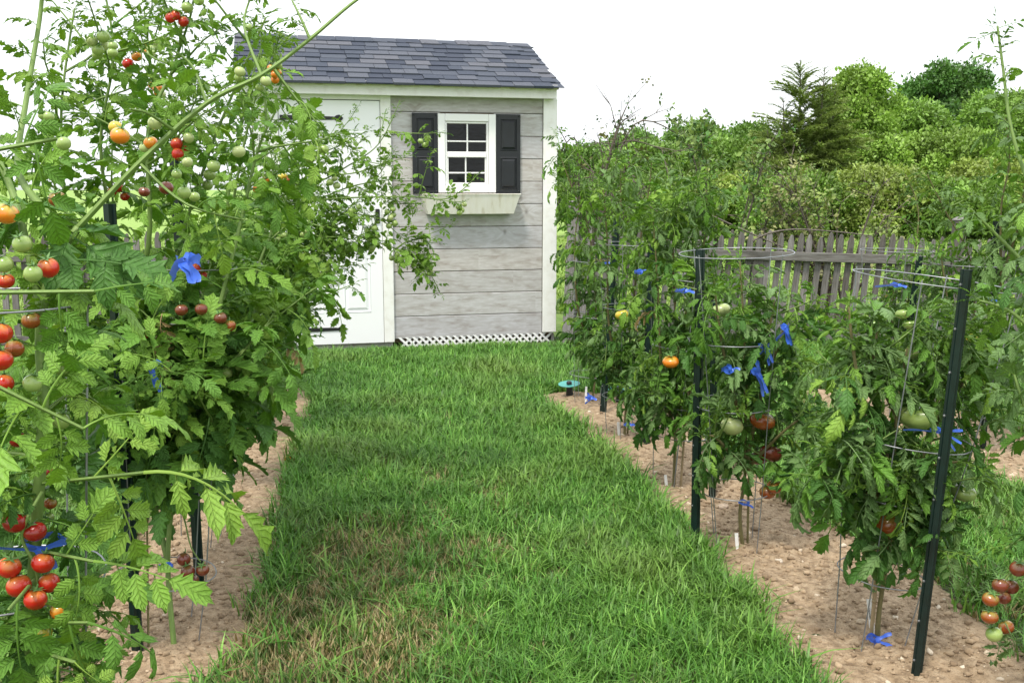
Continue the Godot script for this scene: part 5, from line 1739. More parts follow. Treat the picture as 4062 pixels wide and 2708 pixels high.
func build_right_row() -> void:
	var tones := ["leaf_deep", "leaf_grey_green", "leaf_mid", "leaf_grey_green", "leaf_fresh", "leaf_grey_green", "leaf_fresh"]
	var g := "large-fruited tomato plants of the right rows"
	var st := {"thin": 0.1, "gap": 0.040, "size": 0.138, "lift": -0.5, "pool": leaf_curl, "tones": tones, "low": 0.32}
	var c1 := new_plant("tomato_plant", "caged tomato plant with curled leaves nearest the camera on the right", Vector3(1.08, 0.0, -2.78), g)
	bush(c1, [[Vector3(1.08, -0.02, -2.78), Vector3(1.077, 0.107, -2.78), Vector3(1.099, 0.373, -2.78), Vector3(1.093, 0.694, -2.78), Vector3(1.113, 0.882, -2.78)], [Vector3(1.095, 0.333, -2.78), Vector3(0.994, 0.666, -2.74), Vector3(0.946, 0.889, -2.74), Vector3(0.928, 1.004, -2.74)], [Vector3(1.099, 0.373, -2.78), Vector3(1.216, 0.652, -2.8), Vector3(1.265, 0.787, -2.82), Vector3(1.247, 0.884, -2.85)], [Vector3(1.093, 0.373, -2.78), Vector3(0.987, 0.539, -2.7), Vector3(0.921, 0.612, -2.66)], [Vector3(1.096, 0.32, -2.78), Vector3(0.978, 0.515, -2.74), Vector3(0.889, 0.571, -2.72), Vector3(0.859, 0.558, -2.72)], [Vector3(1.101, 0.346, -2.78), Vector3(1.175, 0.444, -2.76), Vector3(1.24, 0.464, -2.74)], [Vector3(1.098, 0.399, -2.78), Vector3(1.156, 0.552, -2.7), Vector3(1.221, 0.588, -2.66)], [Vector3(1.093, 0.694, -2.78), Vector3(1.031, 0.829, -2.8), Vector3(1.037, 0.954, -2.8)], [Vector3(1.216, 0.652, -2.8), Vector3(1.302, 0.8, -2.82), Vector3(1.345, 0.909, -2.85)]], st, 5, 0.19, 0.0085)
	for q in [[Vector3(1.063, 0.396, -2.72), 34, "brown"], [Vector3(1.166, 0.68, -2.8), 40, "green"], [Vector3(1.145, 0.681, -2.84), 30, "green"], [Vector3(1.282, 0.476, -2.74), 27, "green"], [Vector3(1.154, 0.857, -2.86), 19, "pale"]]:
		fruit_at(c1, q[0], q[1] * 2.78 / 2300.0, q[2])
	finish(c1, 290, "stem_woody")
	var c2 := new_plant("tomato_plant", "caged tomato plant with several blue ties and ripening fruit, second on the right", Vector3(0.868, 0.0, -3.59), g)
	bush(c2, [[Vector3(0.868, -0.02, -3.59), Vector3(0.85, 0.127, -3.59), Vector3(0.864, 0.295, -3.59), Vector3(0.853, 0.591, -3.59), Vector3(0.838, 0.848, -3.59), Vector3(0.817, 1.068, -3.59)], [Vector3(0.864, 0.295, -3.59), Vector3(0.903, 0.599, -3.55), Vector3(0.946, 0.782, -3.5), Vector3(0.958, 0.86, -3.5)], [Vector3(0.856, 0.427, -3.59), Vector3(0.757, 0.758, -3.55), Vector3(0.718, 1.009, -3.55)], [Vector3(0.864, 0.295, -3.59), Vector3(0.959, 0.45, -3.5), Vector3(1.035, 0.514, -3.5)], [Vector3(0.864, 0.295, -3.59), Vector3(0.741, 0.434, -3.5), Vector3(0.709, 0.45, -3.5)], [Vector3(0.853, 0.591, -3.59), Vector3(0.925, 0.782, -3.6), Vector3(0.956, 0.923, -3.62)]], st, 5, 0.18, 0.008)
	for q in [[Vector3(0.789, 0.485, -3.5), 27, "pale"], [Vector3(0.903, 0.5, -3.52), 28, "brown"], [Vector3(0.95, 0.369, -3.56), 26, "dark"], [Vector3(0.917, 0.342, -3.6), 24, "dark"], [Vector3(0.958, 0.255, -3.52), 20, "brown"], [Vector3(0.936, 0.227, -3.54), 19, "brown"], [Vector3(0.776, 0.879, -3.7), 23, "pale"]]:
		fruit_at(c2, q[0], q[1] * 3.55 / 2300.0, q[2])
	finish(c2, 290, "stem_woody")
	st = {"thin": 0.1, "gap": 0.037, "size": 0.125, "lift": -0.45, "pool": leaf_curl, "tones": tones, "low": 0.30, "bias": Vector3(0, 0.2, 0)}
	var c3 := new_plant("tomato_plant", "tomato plant holding one large orange tomato, third in the right bed", Vector3(0.728, 0.0, -4.35), g)
	bush(c3, [[Vector3(0.728, -0.02, -4.35), Vector3(0.73, 0.236, -4.35), Vector3(0.736, 0.629, -4.35), Vector3(0.803, 0.975, -4.35), Vector3(0.844, 1.163, -4.35), Vector3(0.834, 1.321, -4.35)], [Vector3(0.73, 0.236, -4.35), Vector3(0.654, 0.541, -4.3), Vector3(0.626, 0.941, -4.3), Vector3(0.601, 1.202, -4.3)], [Vector3(0.733, 0.335, -4.35), Vector3(0.842, 0.58, -4.3), Vector3(0.874, 0.79, -4.3), Vector3(0.88, 0.904, -4.3)], [Vector3(0.729, 0.276, -4.35), Vector3(0.631, 0.397, -4.25), Vector3(0.592, 0.455, -4.25)], [Vector3(0.736, 0.629, -4.35), Vector3(0.706, 1.009, -4.4), Vector3(0.727, 1.274, -4.4)]], st, 7, 0.22, 0.008)
	fruit_at(c3, Vector3(0.676, 0.597, -4.2), 0.036, "orange")
	finish(c3, 290, "stem_woody")
	var c4 := new_plant("tomato_plant", "tomato plant with drooping curled lower leaves, fourth in the right bed", Vector3(0.604, 0.0, -5.24), g)
	bush(c4, [[Vector3(0.604, -0.02, -5.24), Vector3(0.613, 0.251, -5.24), Vector3(0.63, 0.603, -5.24), Vector3(0.668, 1.038, -5.24), Vector3(0.708, 1.308, -5.24), Vector3(0.72, 1.459, -5.24)], [Vector3(0.613, 0.251, -5.24), Vector3(0.512, 0.585, -5.2), Vector3(0.494, 1.04, -5.2), Vector3(0.467, 1.33, -5.2)], [Vector3(0.623, 0.369, -5.24), Vector3(0.715, 0.677, -5.2), Vector3(0.798, 1.04, -5.2), Vector3(0.826, 1.286, -5.2)], [Vector3(0.617, 0.298, -5.24), Vector3(0.521, 0.409, -5.15), Vector3(0.476, 0.385, -5.15)], [Vector3(0.617, 0.298, -5.24), Vector3(0.692, 0.385, -5.15), Vector3(0.738, 0.362, -5.15)]], st, 5, 0.22, 0.008)
	fruit_at(c4, Vector3(0.558, 0.692, -5.05), 0.032, "yellow")
	finish(c4, 290, "stem_woody")
	var c5 := new_plant("tomato_plant", "tomato plant beside the shed corner at the far end of the right bed", Vector3(0.50, 0.0, -6.15), g)
	bush(c5, [[Vector3(0.50, -0.02, -6.15), Vector3(0.526, 0.285, -6.15), Vector3(0.507, 0.747, -6.15), Vector3(0.463, 1.094, -6.15), Vector3(0.354, 1.356, -6.15), Vector3(0.295, 1.507, -6.15)], [Vector3(0.526, 0.285, -6.15), Vector3(0.411, 0.564, -6.1), Vector3(0.381, 0.964, -6.1), Vector3(0.417, 1.304, -6.1)], [Vector3(0.525, 0.34, -6.15), Vector3(0.627, 0.747, -6.15), Vector3(0.661, 1.146, -6.15), Vector3(0.657, 1.408, -6.15)], [Vector3(0.527, 0.23, -6.15), Vector3(0.427, 0.348, -6.1), Vector3(0.386, 0.402, -6.1)]], st, 5, 0.22, 0.008)
	finish(c5, 260, "stem_woody")
	# row behind
	var d1 := new_plant("tomato_plant", "staked tomato plant behind the nearest right cage, tall against the woods", Vector3(2.30, 0.0, -4.95), g)
	bush(d1, [[Vector3(2.30, -0.02, -4.95), Vector3(2.335, 0.311, -4.95), Vector3(2.313, 0.621, -4.95), Vector3(2.267, 0.969, -4.95), Vector3(2.121, 1.225, -4.95), Vector3(2.025, 1.393, -4.95)], [Vector3(2.335, 0.311, -4.95), Vector3(2.397, 0.628, -4.9), Vector3(2.4, 0.887, -4.9), Vector3(2.375, 1.226, -4.9), Vector3(2.399, 1.454, -4.9), Vector3(2.363, 1.66, -4.9)], [Vector3(2.4, 0.887, -4.9), Vector3(2.44, 1.144, -4.85), Vector3(2.456, 1.351, -4.85)], [Vector3(2.327, 0.422, -4.95), Vector3(2.179, 0.672, -4.9), Vector3(2.122, 0.887, -4.9), Vector3(2.09, 1.057, -4.9)], [Vector3(2.335, 0.311, -4.95), Vector3(2.39, 0.431, -4.9), Vector3(2.472, 0.497, -4.9)]], st, 5, 0.24, 0.008)
	for q in [[Vector3(2.182, 0.625, -4.7), 0.034, "yellow"], [Vector3(2.167, 0.548, -4.7), 0.036, "pale"], [Vector3(2.187, 0.385, -4.8), 0.034, "green"]]:
		fruit_at(d1, q[0], q[1], q[2])
	finish(d1, 280, "stem_woody")
	var d2 := new_plant("tomato_plant", "tomato plant with green fruit in front of the picket fence, second row", Vector3(2.22, 0.0, -5.75), g)
	bush(d2, [[Vector3(2.22, -0.02, -5.75), Vector3(2.273, 0.25, -5.75), Vector3(2.28, 0.557, -5.75), Vector3(2.309, 0.91, -5.75), Vector3(2.315, 1.207, -5.75), Vector3(2.229, 1.403, -5.75)], [Vector3(2.273, 0.25, -5.75), Vector3(2.203, 0.463, -5.7), Vector3(2.179, 0.665, -5.7), Vector3(2.195, 0.815, -5.7)], [Vector3(2.273, 0.25, -5.75), Vector3(2.36, 0.564, -5.7), Vector3(2.421, 0.79, -5.7)]], st, 4, 0.20, 0.0075)
	for q in [[Vector3(2.166, 0.639, -5.5), 0.040, "green"], [Vector3(2.206, 0.579, -5.5), 0.036, "green"], [Vector3(2.049, 0.565, -5.6), 0.030, "green"]]:
		fruit_at(d2, q[0], q[1], q[2])
	finish(d2, 220, "stem_woody")
	# plant at the right edge: most of it stands outside the picture
	var r := new_plant("tomato_plant", "tomato plant at the right edge with a cluster of brown-red tomatoes", Vector3(1.42, 0.0, -2.22), "cherry tomato plants of the left row")
	r.node.set_meta("group", g)
	var rs := {"gap": 0.05, "size": 0.135, "lift": -0.4, "pool": leaf_broad, "tones": ["leaf_deep", "leaf_mid", "leaf_grey_green", "leaf_fresh"], "low": 0.25}
	for q in [[Vector3(1.42, -0.02, -2.22), Vector3(1.46, 0.448, -2.25), Vector3(1.38, 0.752, -2.3), Vector3(1.338, 1.05, -2.4), Vector3(1.291, 1.298, -2.5), Vector3(1.248, 1.47, -2.55), Vector3(1.24, 1.623, -2.6), Vector3(1.227, 1.732, -2.62)], [Vector3(1.46, 0.448, -2.25), Vector3(1.342, 0.592, -2.3), Vector3(1.263, 0.739, -2.35), Vector3(1.225, 0.879, -2.4)], [Vector3(1.338, 1.05, -2.4), Vector3(1.296, 1.108, -2.45), Vector3(1.229, 1.191, -2.5), Vector3(1.136, 1.277, -2.5)], [Vector3(1.465, 0.395, -2.25), Vector3(1.344, 0.451, -2.3), Vector3(1.252, 0.484, -2.33), Vector3(1.201, 0.462, -2.33)], [Vector3(1.38, 0.752, -2.3), Vector3(1.317, 0.922, -2.4), Vector3(1.238, 1.022, -2.45), Vector3(1.174, 1.049, -2.5)]]:
		var p := smooth_path(q, 6)
		add_stem(r, p, 0.0075, 0.0028)
		leafy(r, p, rs)
	for q in [[Vector3(1.232, 1.721, -2.62), Vector3(1.145, 1.689, -2.62)], [Vector3(1.232, 1.728, -2.62), Vector3(1.3, 1.753, -2.62)], [Vector3(1.237, 1.634, -2.6), Vector3(1.191, 1.644, -2.6)], [Vector3(1.237, 1.634, -2.6), Vector3(1.263, 1.615, -2.58)]]:
		leaf_to(r, q[0], q[1], "leaf_mid", 0.2, leaf_tip)
	stalk(r, [Vector3(1.298, 0.495, -2.3), Vector3(1.229, 0.44, -2.3), Vector3(1.186, 0.385, -2.3), Vector3(1.17, 0.318, -2.3), Vector3(1.174, 0.274, -2.3)], 0.003, 0.0018)
	for q in [[Vector3(1.209, 0.43, -2.28), 20, "dark"], [Vector3(1.17, 0.389, -2.28), 20, "dark"], [Vector3(1.222, 0.364, -2.33), 19, "dark"], [Vector3(1.144, 0.358, -2.27), 20, "brown"], [Vector3(1.2, 0.341, -2.32), 18, "dark"], [Vector3(1.145, 0.314, -2.27), 20, "brown"], [Vector3(1.164, 0.265, -2.28), 20, "green"], [Vector3(1.213, 0.264, -2.32), 19, "brown"]]:
		fruit_at(r, q[0], q[1] * 2.28 / 2300.0, q[2])
	for q in [[Vector3(1.189, 0.274, -2.3), Vector3(1.167, 0.181, -2.26)], [Vector3(1.199, 0.285, -2.3), Vector3(1.25, 0.172, -2.3)], [Vector3(1.208, 0.451, -2.3), Vector3(1.188, 0.323, -2.24)]]:
		leaf_to(r, q[0], q[1], "leaf_grey_green", 0.3, leaf_curl)
	finish(r)


func build_supports() -> void:
	# stakes
	stake("thick dark green stake leaning before the nearest right-hand caged plant", Vector3(1.111, 0, -2.579), Vector3(1.16, 1.124, -2.55), 0.028)
	stake("tall dark green stake at grass edge, left of the second right cage", Vector3(0.684, 0, -3.577), Vector3(0.669, 1.113, -3.56), 0.033)
	stake("dark green stake standing behind the second right cage", Vector3(0.871, 0, -4.2), Vector3(0.856, 0.858, -4.2))
	stake("dark green stake between the third and fourth right plants", Vector3(0.701, 0, -5.094), Vector3(0.708, 1.036, -5.09), 0.040)
	stake("dark green stake by the far right plant near the sprinklers", Vector3(0.542, 0, -5.829), Vector3(0.609, 1.156, -5.83), 0.040)
	stake("dark green stake of the second row, tallest near right edge", Vector3(2.403, 0, -4.963), Vector3(2.38, 1.165, -4.95), 0.030)
	stake("dark green stake of the second row before the picket fence", Vector3(2.17, 0, -5.55), Vector3(2.24, 0.957, -5.5), 0.034)
	stake("dark green stake beside the blue bow in the left row", Vector3(-1.077, 0, -2.714), Vector3(-1.067, 1.287, -2.68), 0.036)
	stake("dark green stake behind the dark tomatoes, left row", Vector3(-1.049, 0, -3.199), Vector3(-1.078, 1.433, -3.25), 0.036)
	stake("dark green stake at the far end of the left bed", Vector3(-1.613, 0, -6.199), Vector3(-1.512, 1.33, -6.15), 0.034)
	# cages
	cage("wire tomato cage around the nearest right plant, wide top ring exposed", Vector3(1.058, 0, -2.80), Vector3(1.178, 1.073, -2.78), [[1.0, 0.218], [0.585, 0.178], [0.43, 0.155], [0.20, 0.122]], 0.55)
	cage("wire tomato cage with bare top ring beside the tall stake", Vector3(0.838, 0, -3.60), Vector3(0.799, 1.099, -3.57), [[1.0, 0.202], [0.72, 0.172], [0.50, 0.15], [0.20, 0.125]], 0.9)
	cage("wire tomato cage around the third plant of the right bed", Vector3(0.735, 0, -4.38), Vector3(0.809, 0.934, -4.38), [[1.0, 0.20], [0.68, 0.17], [0.40, 0.14], [0.25, 0.12]], 0.2)
	cage("wire tomato cage with low ring showing above bare soil", Vector3(0.615, 0, -5.25), Vector3(0.635, 1.038, -5.25), [[1.0, 0.20], [0.68, 0.16], [0.22, 0.135]], 0.4)
	cage("wire tomato cage at the far end of the right bed", Vector3(0.48, 0, -6.15), Vector3(0.532, 0.881, -6.15), [[1.0, 0.19], [0.62, 0.16], [0.2, 0.13]], 1.0)
	cage("wire tomato cage of the second row behind the nearest right cage", Vector3(2.28, 0, -4.98), Vector3(2.293, 0.953, -4.98), [[1.0, 0.20], [0.7, 0.17], [0.42, 0.14], [0.2, 0.12]], 0.5)
	cage("wire tomato cage of the second row before the picket fence", Vector3(2.2, 0, -5.78), Vector3(2.217, 0.971, -5.78), [[1.0, 0.20], [0.7, 0.17], [0.3, 0.13]], 0.1)
	cage("wire tomato cage around the nearest plant at left edge", Vector3(-0.93, 0, -1.74), Vector3(-0.925, 1.135, -1.74), [[1.0, 0.215], [0.55, 0.175], [0.22, 0.15]], 0.25, 4)
	cage("wire tomato cage around stem above dark tomatoes, left row", Vector3(-1.035, 0, -2.82), Vector3(-0.986, 1.11, -2.85), [[1.0, 0.20], [0.65, 0.175], [0.18, 0.145]], 0.35)
	cage("wire tomato cage among leaves behind the second left stake", Vector3(-1.19, 0, -3.6), Vector3(-1.104, 1.067, -3.6), [[1.0, 0.20], [0.65, 0.17], [0.25, 0.13]], 0.75)
	cage("wire tomato cage of the last left plant near the shed", Vector3(-1.6, 0, -6.1), Vector3(-1.527, 0.885, -6.1), [[1.0, 0.19], [0.6, 0.16], [0.25, 0.13]], 0.2)
	# canes
	bamboo("bamboo cane tied to the stem of the nearest right plant", Vector3(1.059, 0, -2.786), Vector3(1.066, 0.611, -2.76), 0.0062)
	bamboo("thin cane beside the stem of the second right plant", Vector3(0.885, 0, -3.6), Vector3(0.868, 0.435, -3.56), 0.0045, "stem_woody")
	bamboo("thin cane beside the stem of the third right plant", Vector3(0.753, 0, -4.321), Vector3(0.77, 0.444, -4.3), 0.0055)
	bamboo("thin cane beside the stem of the fourth right plant", Vector3(0.626, 0, -5.289), Vector3(0.641, 0.493, -5.2), 0.0055, "stem_woody")
	bamboo("dark thin cane left of the second left plant's stem", Vector3(-1.054, 0, -2.73), Vector3(-1.03, 0.616, -2.74), 0.0035, "stem_woody")
	# ties
	tie("blue tape knotted at the foot of the nearest right plant", Vector3(1.054, 0.031, -2.74), 0.020, 0.020, [Vector3(0.045, 0.03, 0.0), Vector3(-0.01, -0.035, 0.01), Vector3(0.05, -0.01, 0.0), Vector3(-0.02, 0.02, 0.0)])
	tie("blue tape stretched from stem to leaning dark stake", Vector3(1.15, 0.683, -2.62), 0.02, 0.016, [Vector3(-0.10, 0.015, 0.0), Vector3(0.05, -0.02, 0.02), Vector3(0.06, 0.01, 0.0), Vector3(0.045, -0.045, 0.0)])
	tie("pale blue tape bow on the second right cage's outer wire", Vector3(0.95, 0.849, -3.44), 0.015, 0.030, [Vector3(0.02, -0.055, 0), Vector3(0.005, -0.05, 0.01), Vector3(-0.03, -0.04, 0)])
	tie("blue tape bow hanging below the pale bow, second right cage", Vector3(0.875, 0.787, -3.42), 0.02, 0.026, [Vector3(0.015, -0.06, 0), Vector3(-0.03, -0.04, 0), Vector3(0.03, -0.05, 0)])
	tie("blue tape with long end hanging on the second right plant", Vector3(0.845, 0.699, -3.4), 0.018, 0.030, [Vector3(0.025, -0.075, 0), Vector3(0.0, 0.05, 0), Vector3(0.04, -0.06, 0.01)])
	tie("blue tape loop left of the hanging ties, second right plant", Vector3(0.756, 0.7, -3.42), 0.025, 0.028, [Vector3(0.035, 0.012, 0), Vector3(-0.005, 0.028, 0)])
	tie("blue tape round the bare stem of the second right plant", Vector3(0.851, 0.189, -3.52), 0.022, 0.016, [Vector3(0.03, -0.01, 0)])
	tie("upper blue tape on the fourth right plant's stem", Vector3(0.628, 0.292, -5.12), 0.02, 0.030, [Vector3(0.02, 0.04, 0), Vector3(-0.02, -0.01, 0)])
	tie("lower blue tape near the soil, fourth right plant", Vector3(0.615, 0.089, -5.15), 0.025, 0.024, [Vector3(0.035, 0.01, 0), Vector3(-0.02, 0.01, 0)])
	tie("blue tape at the soil by the teal sprinklers", Vector3(0.479, 0.054, -6), 0.03, 0.030, [Vector3(0.04, 0.0, 0), Vector3(-0.03, -0.03, 0), Vector3(-0.02, 0.04, 0)])
	tie("blue tape high on the plant by the shed corner", Vector3(0.567, 0.884, -5.9), 0.03, 0.030, [Vector3(0.05, 0.01, 0), Vector3(-0.05, 0.0, 0)])
	tie("blue tape among upper leaves of the fourth right plant", Vector3(0.638, 0.915, -4.95), 0.03, 0.028, [Vector3(0.03, 0.01, 0), Vector3(-0.03, 0.0, 0)])
	tie("blue tape among leaves of the third right plant", Vector3(0.702, 0.914, -4.05), 0.03, 0.024, [Vector3(0.04, 0.0, 0), Vector3(-0.04, 0.005, 0)])
	tie("blue tape strip below the fence rail, second row", Vector3(2.048, 0.816, -5.3), 0.03, 0.030, [Vector3(-0.12, 0.01, 0), Vector3(0.05, 0.0, 0)])
	tie("blue tape on the tall stake near the right edge", Vector3(2.349, 0.794, -4.85), 0.025, 0.030, [Vector3(0.03, -0.03, 0), Vector3(-0.03, 0.01, 0)])
	tie("large bright blue bow among leaves of the left row", Vector3(-0.8, 1.151, -2.45), 0.03, 0.042, [Vector3(0.035, -0.04, 0.01), Vector3(-0.055, -0.045, 0.0), Vector3(0.012, 0.03, 0.0), Vector3(0.02, -0.045, 0.02)])
	tie("blue tape strip hanging behind a withered leaf, left row", Vector3(-0.912, 0.883, -2.5), 0.02, 0.024, [Vector3(0.015, -0.06, 0), Vector3(0.005, -0.05, 0)])
	tie("wide blue tape band behind the red tomatoes at left edge", Vector3(-0.803, 0.728, -1.62), 0.035, 0.020, [Vector3(-0.10, 0.005, -0.01), Vector3(0.03, -0.03, 0)])
	tie("small blue tape on the stem beside the dark tomatoes", Vector3(-1.004, 0.246, -2.75), 0.022, 0.018, [Vector3(0.025, 0.01, 0)])
	# labels
	plant_label("white plant label with black lettering by the nearest right plant", Vector3(1.082, 0, -2.83), 0.115, 0.017, 0.10, ["PURPLE", "CHEROKEE"])
	plant_label("white plant label at the second right plant's foot", Vector3(0.838, 0, -3.559), 0.062, 0.013, 0.06, [])
	plant_label("white plant label at the third right plant's foot", Vector3(0.692, 0, -4.321), 0.062, 0.013, 0.1, [])
	plant_label("white plant label at the fourth right plant's foot", Vector3(0.576, 0, -5.241), 0.085, 0.014, 0.05, [])
	plant_label("white plant label by the farthest right plant's blue tape", Vector3(0.455, 0, -6.058), 0.115, 0.013, -0.05, [])
	# sprinklers
	sprinkler("teal collared sprinkler at the grass edge, farthest left", Vector3(0.371, 0, -6.292), 0.10)
	sprinkler("teal collared sprinkler behind the bed's far end", Vector3(0.674, 0, -6.121), 0.10)
	sprinkler("teal collared sprinkler in the second bed beyond the cages", Vector3(2.067, 0, -6.058), 0.08)
	# fallen fruit and stones
	fallen_fruit("orange tomato lying on soil beside the grass path", Vector3(-1.097, 0, -4.75), "orange", 0.019)
	fallen_fruit("small orange tomato lying by the far left grass edge", Vector3(-1.804, 0, -7.47), "orange", 0.018)
	var k := 0
	for q in [[Vector3(0.885, 0, -4.05), 0.030, "flat pale stone on soil before the second right cage"], [Vector3(0.68, 0, -4.562), 0.018, "pale stone near the grass edge by the third plant"], [Vector3(1.07, 0, -2.629), 0.020, "pale stone at the foot of the leaning dark stake"], [Vector3(0.961, 0, -3.437), 0.019, "stone on soil between the two front right cages"], [Vector3(-0.922, 0, -2.73), 0.016, "pale stone on soil by the left cage wire"], [Vector3(-0.863, 0, -3.314), 0.014, "pale stone at the left bed's grass edge"]]:
		stone(q[2], q[0], Vector3(q[1], q[1] * 0.42, q[1] * 0.7), [lin(0.44, 0.34, 0.25), lin(0.5, 0.43, 0.35)][k % 2])
		k += 1


func build_background() -> void:
	clump_a = leaf_clump(32, 0.42, 1)
	clump_b = leaf_clump(24, 0.55, 2, 0.4)
	var dark := lin(0.085, 0.20, 0.046)
	var mid := lin(0.16, 0.285, 0.052)
	var bright := lin(0.195, 0.325, 0.056)
	var far := lin(0.125, 0.24, 0.05)
	var olive := lin(0.23, 0.31, 0.068)
	# label, place, top, half width, lowest leaf, tone, leaf size, clumps
	var rows := [
		["large round dark tree highest on the skyline", 2112, 165, 60.0, 3.2, 1.5, dark, 0.42, 2600], ["bright green tree just right of the conifer", 1938, 166, 42.0, 1.75, 0.8, bright, 0.30, 2200], ["mid green tree below the large dark crown", 2050, 255, 46.0, 2.2, 0.6, mid, 0.32, 1900],
		["tall green tree at the right edge of the woods", 2275, 232, 48.0, 2.6, 0.6, mid, 0.34, 2000], ["light green rounded tree in front at right", 2150, 318, 36.0, 2.0, 0.4, bright, 0.26, 2200], ["light green tree at the far right, behind the tall shoot", 2330, 350, 34.0, 1.9, 0.4, bright, 0.26, 1800],
		["distant tree left of the conifer on the skyline", 1690, 300, 62.0, 2.6, 0.6, far, 0.42, 1500], ["distant bluish tree behind the leafy shrub", 1575, 296, 72.0, 2.9, 0.6, far, 0.45, 1500], ["distant tree next to the shed corner", 1440, 318, 72.0, 3.0, 0.5, far, 0.45, 1500], ["distant tree seen behind the bare branches", 1340, 345, 70.0, 2.8, 0.5, far, 0.45, 1200],
		["green tree behind the fence shrubs", 1620, 340, 40.0, 2.2, 0.4, mid, 0.30, 1900], ["green tree between shrubs and distant ridge", 1480, 352, 38.0, 2.2, 0.4, mid, 0.30, 1800], ["light tree under the conifer's right side", 1985, 330, 36.0, 1.5, 0.4, bright, 0.26, 1600], ["dark tree filling the gap behind the conifer", 1780, 330, 48.0, 2.4, 0.5, dark, 0.34, 1600], ["pale tree at right between light crowns", 2235, 385, 32.0, 1.6, 0.3, olive, 0.24, 1600]]
	var sd := 500
	for r in rows:
		var z: float = r[3]
		var at := Vector3((r[1] - 1176.0) / 2300.0 * z * 1.02, 0, -z)
		var top: float = 1.33 + (430.0 - r[2]) / 2300.0 * z * 1.01
		sd += 1
		tree(r[0], at, top, r[4], r[5], r[6], r[7], r[8], sd)
	rows = [["yellow-green bush at the meadow's end, centre", 1990, 400, 27.0, 1.5, olive], ["low green bush at the meadow's end, right", 2140, 425, 26.0, 1.5, mid], ["low bush at the meadow's far right", 2310, 430, 27.0, 1.6, olive], ["low green bush below the conifer", 1800, 410, 27.0, 1.5, mid], ["low bush at the meadow's end behind leafy shrub", 1640, 415, 28.0, 1.5, olive], ["low bush at the meadow's end, left of the shrubs", 1480, 420, 28.0, 1.6, mid], ["low bush at the meadow's end beside shed corner", 1350, 425, 28.0, 1.5, mid]]
	for r in rows:
		var z: float = r[3]
		sd += 1
		tree(r[0], Vector3((r[1] - 1176.0) / 2300.0 * z * 1.02, 0, -z), 1.33 + (430.0 - r[2]) / 2300.0 * z * 1.01, r[4], 0.15, r[5], 0.20, 1500, sd, "meadow_bush")
	conifer("dark pointed conifer with several thin tops above the meadow", Vector3(9.4, 0, -32.0), [[Vector3(-0.45, 5.25, 0), 2.1, 0.5], [Vector3(0.25, 5.0, 0.2), 1.7, 0.5], [Vector3(0.75, 4.4, -0.2), 1.5, 0.4], [Vector3(-1.0, 4.1, 0.2), 1.6, 0.4], [Vector3(-1.5, 3.1, 0.4), 1.4, 0.3]], 77)
	# shrubs behind the fence
	var canes := []
	var base := Vector3(0.62, 0, -9.15)
	for k in 12:
		var t := Vector3(rng.randf_range(-0.15, 0.85), rng.randf_range(1.15, 1.95), rng.randf_range(-0.3, 0.2))
		canes.append([Vector3(rng.randf_range(-0.1, 0.3), 0, rng.randf_range(-0.1, 0.1)), Vector3(t.x * 0.3, t.y * 0.55, t.z * 0.4), Vector3(t.x * 0.75, t.y * 0.98, t.z), t + Vector3(rng.randf_range(-0.2, 0.35), rng.randf_range(-0.5, 0.15), 0)])
	shrub("bare_shrub", "half-dead shrub with bare brown branches beside the shed corner", base, canes, M.dead_twig, 110, 0.05, [lin(0.06, 0.11, 0.035), lin(0.10, 0.17, 0.05), lin(0.14, 0.15, 0.05)], 1.3, 90, 7)
	canes = []
	for k in 11:
		var t := Vector3(rng.randf_range(-0.5, 0.55), rng.randf_range(0.9, 1.82), rng.randf_range(-0.3, 0.3))
		canes.append([Vector3(rng.randf_range(-0.15, 0.15), 0, 0), Vector3(t.x * 0.4, t.y * 0.5, t.z * 0.4), Vector3(t.x * 0.85, t.y * 0.9, t.z), t])
	shrub("leafy_shrub", "taller leafy shrub with reddish stems behind the picket fence", Vector3(1.98, 0, -9.2), canes, M.dead_twig, 800, 0.062, [lin(0.09, 0.20, 0.045), lin(0.15, 0.27, 0.055), lin(0.21, 0.31, 0.08), lin(0.17, 0.26, 0.07)], 1.0, 91, 6)
	canes = []
	for k in 16:
		var t := Vector3(rng.randf_range(-0.7, 0.45), rng.randf_range(0.8, 1.42), rng.randf_range(-0.25, 0.2))
		canes.append([Vector3(rng.randf_range(-0.1, 0.2), 0, 0), Vector3(t.x * 0.4, t.y * 0.5, t.z * 0.4), Vector3(t.x * 0.85, t.y * 0.92, t.z), t])
	shrub("rose_shrub", "lower shrub with pale spent twigs overhanging the picket fence", Vector3(2.95, 0, -8.95), canes, M.dead_twig, 750, 0.055, [lin(0.17, 0.27, 0.055), lin(0.24, 0.32, 0.08), lin(0.32, 0.33, 0.14)], 1.0, 92, 8)
	var br := thing("fallen_branch", "dark bare branch lying across the picket tops", "branch", Vector3(2.0, 0.0, -8.36))
	var b := MB.new()
	for q in [[Vector3(-0.35, 1.10, 0.0), Vector3(-0.08, 0.98, 0.02), Vector3(0.06, 0.92, 0.02), Vector3(0.25, 0.84, 0.03)], [Vector3(0.0, 0.89, 0.03), Vector3(0.12, 0.95, 0.02), Vector3(0.35, 0.985, 0.0), Vector3(0.70, 0.965, 0.0), Vector3(1.0, 0.93, -0.02)]]:
		b.tube(smooth_path(q, 5), 0.009, 0.005, 6)
	part("bough", b.done(M.bark), br)


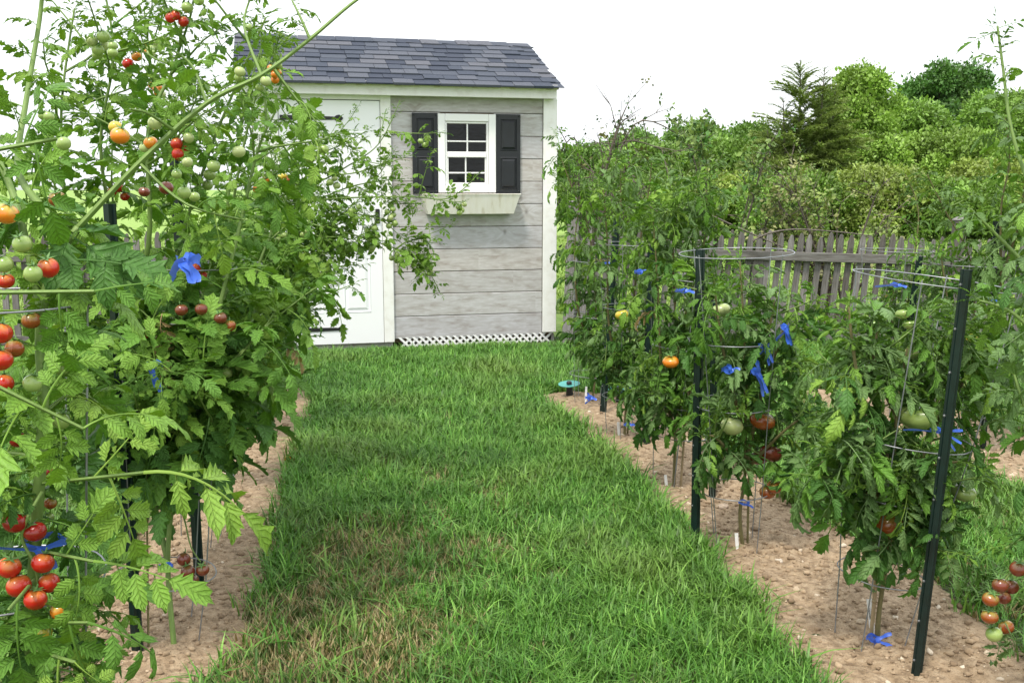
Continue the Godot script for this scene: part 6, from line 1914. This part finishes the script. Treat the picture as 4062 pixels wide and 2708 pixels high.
func _ready() -> void:
	rng.seed = 20240
	# camera
	var cam := Camera3D.new()
	cam.name = "camera"
	add_child(cam)
	cam.position = cam_at
	cam.rotation_degrees = Vector3(-8.75, 0, 0)
	cam.fov = 37.645
	cam.near = 0.05
	cam.far = 1000.0
	cam.current = true
	# white overcast sky and a soft sun behind cloud
	var env := Environment.new()
	env.background_mode = Environment.BG_SKY
	var sk := ProceduralSkyMaterial.new()
	sk.sky_top_color = Color(0.97, 0.985, 1.0)
	sk.sky_horizon_color = Color(0.80, 0.81, 0.82)
	sk.sky_curve = 0.5
	sk.ground_bottom_color = Color(0.30, 0.36, 0.22)
	sk.ground_horizon_color = Color(0.6, 0.62, 0.58)
	sk.sun_angle_max = 1.0
	var sky := Sky.new()
	sky.sky_material = sk
	env.sky = sky
	env.tonemap_mode = Environment.TONE_MAPPER_LINEAR
	env.tonemap_exposure = 2.3
	env.background_energy_multiplier = 0.92
	env.sdfgi_enabled = true
	env.ssao_enabled = true
	env.ssil_enabled = true
	var we := WorldEnvironment.new()
	we.name = "environment"
	we.environment = env
	add_child(we)
	var sun := DirectionalLight3D.new()
	sun.name = "sun"
	sun.light_energy = 0.5
	sun.light_color = Color(1.0, 0.97, 0.92)
	sun.light_angular_distance = 10.0
	sun.shadow_enabled = true
	add_child(sun)
	sun.rotation_degrees = Vector3(-62, -28, 0)
	edge_noise.seed = 4
	edge_noise.frequency = 0.35
	edge_noise.fractal_octaves = 3
	lump.seed = 12
	lump.frequency = 2.2
	lump.fractal_octaves = 3
	make_materials()
	build_ground()
	build_bed("left_soil_bed", bed_a, "sandy brown soil bed under the left tomato row", 6500)
	build_bed("right_soil_bed", bed_b, "sandy brown soil bed under the right tomato row", 8000)
	build_bed("far_soil_bed", bed_c, "sandy soil bed of the second right row", 2500)
	build_shed()
	build_fence("weathered grey picket fence running right from the shed to corner post", Vector3(0.46, 0.035, -8.52), Vector3(3.66, -0.055, -8.42), [[Vector3(0.475, 0, -8.50), 1.26], [Vector3(3.70, -0.05, -8.42), 1.16], [Vector3(2.05, 0, -8.48), 0.80]], 0.085)
	build_fence("pale end run of picket fence right of the corner post", Vector3(3.76, -0.055, -8.40), Vector3(4.75, -0.07, -8.2), [[Vector3(4.78, -0.06, -8.2), 1.05]], 0.02)
	build_fence("grey picket fence left of the shed, glimpsed through tomato leaves", Vector3(-4.9, 0.0, -8.05), Vector3(-2.15, 0.0, -8.12), [[Vector3(-3.5, 0, -8.10), 1.0]], 0.0)
	build_grass()
	build_background()
	make_leaves()
	build_left_row()
	build_right_row()
	build_supports()
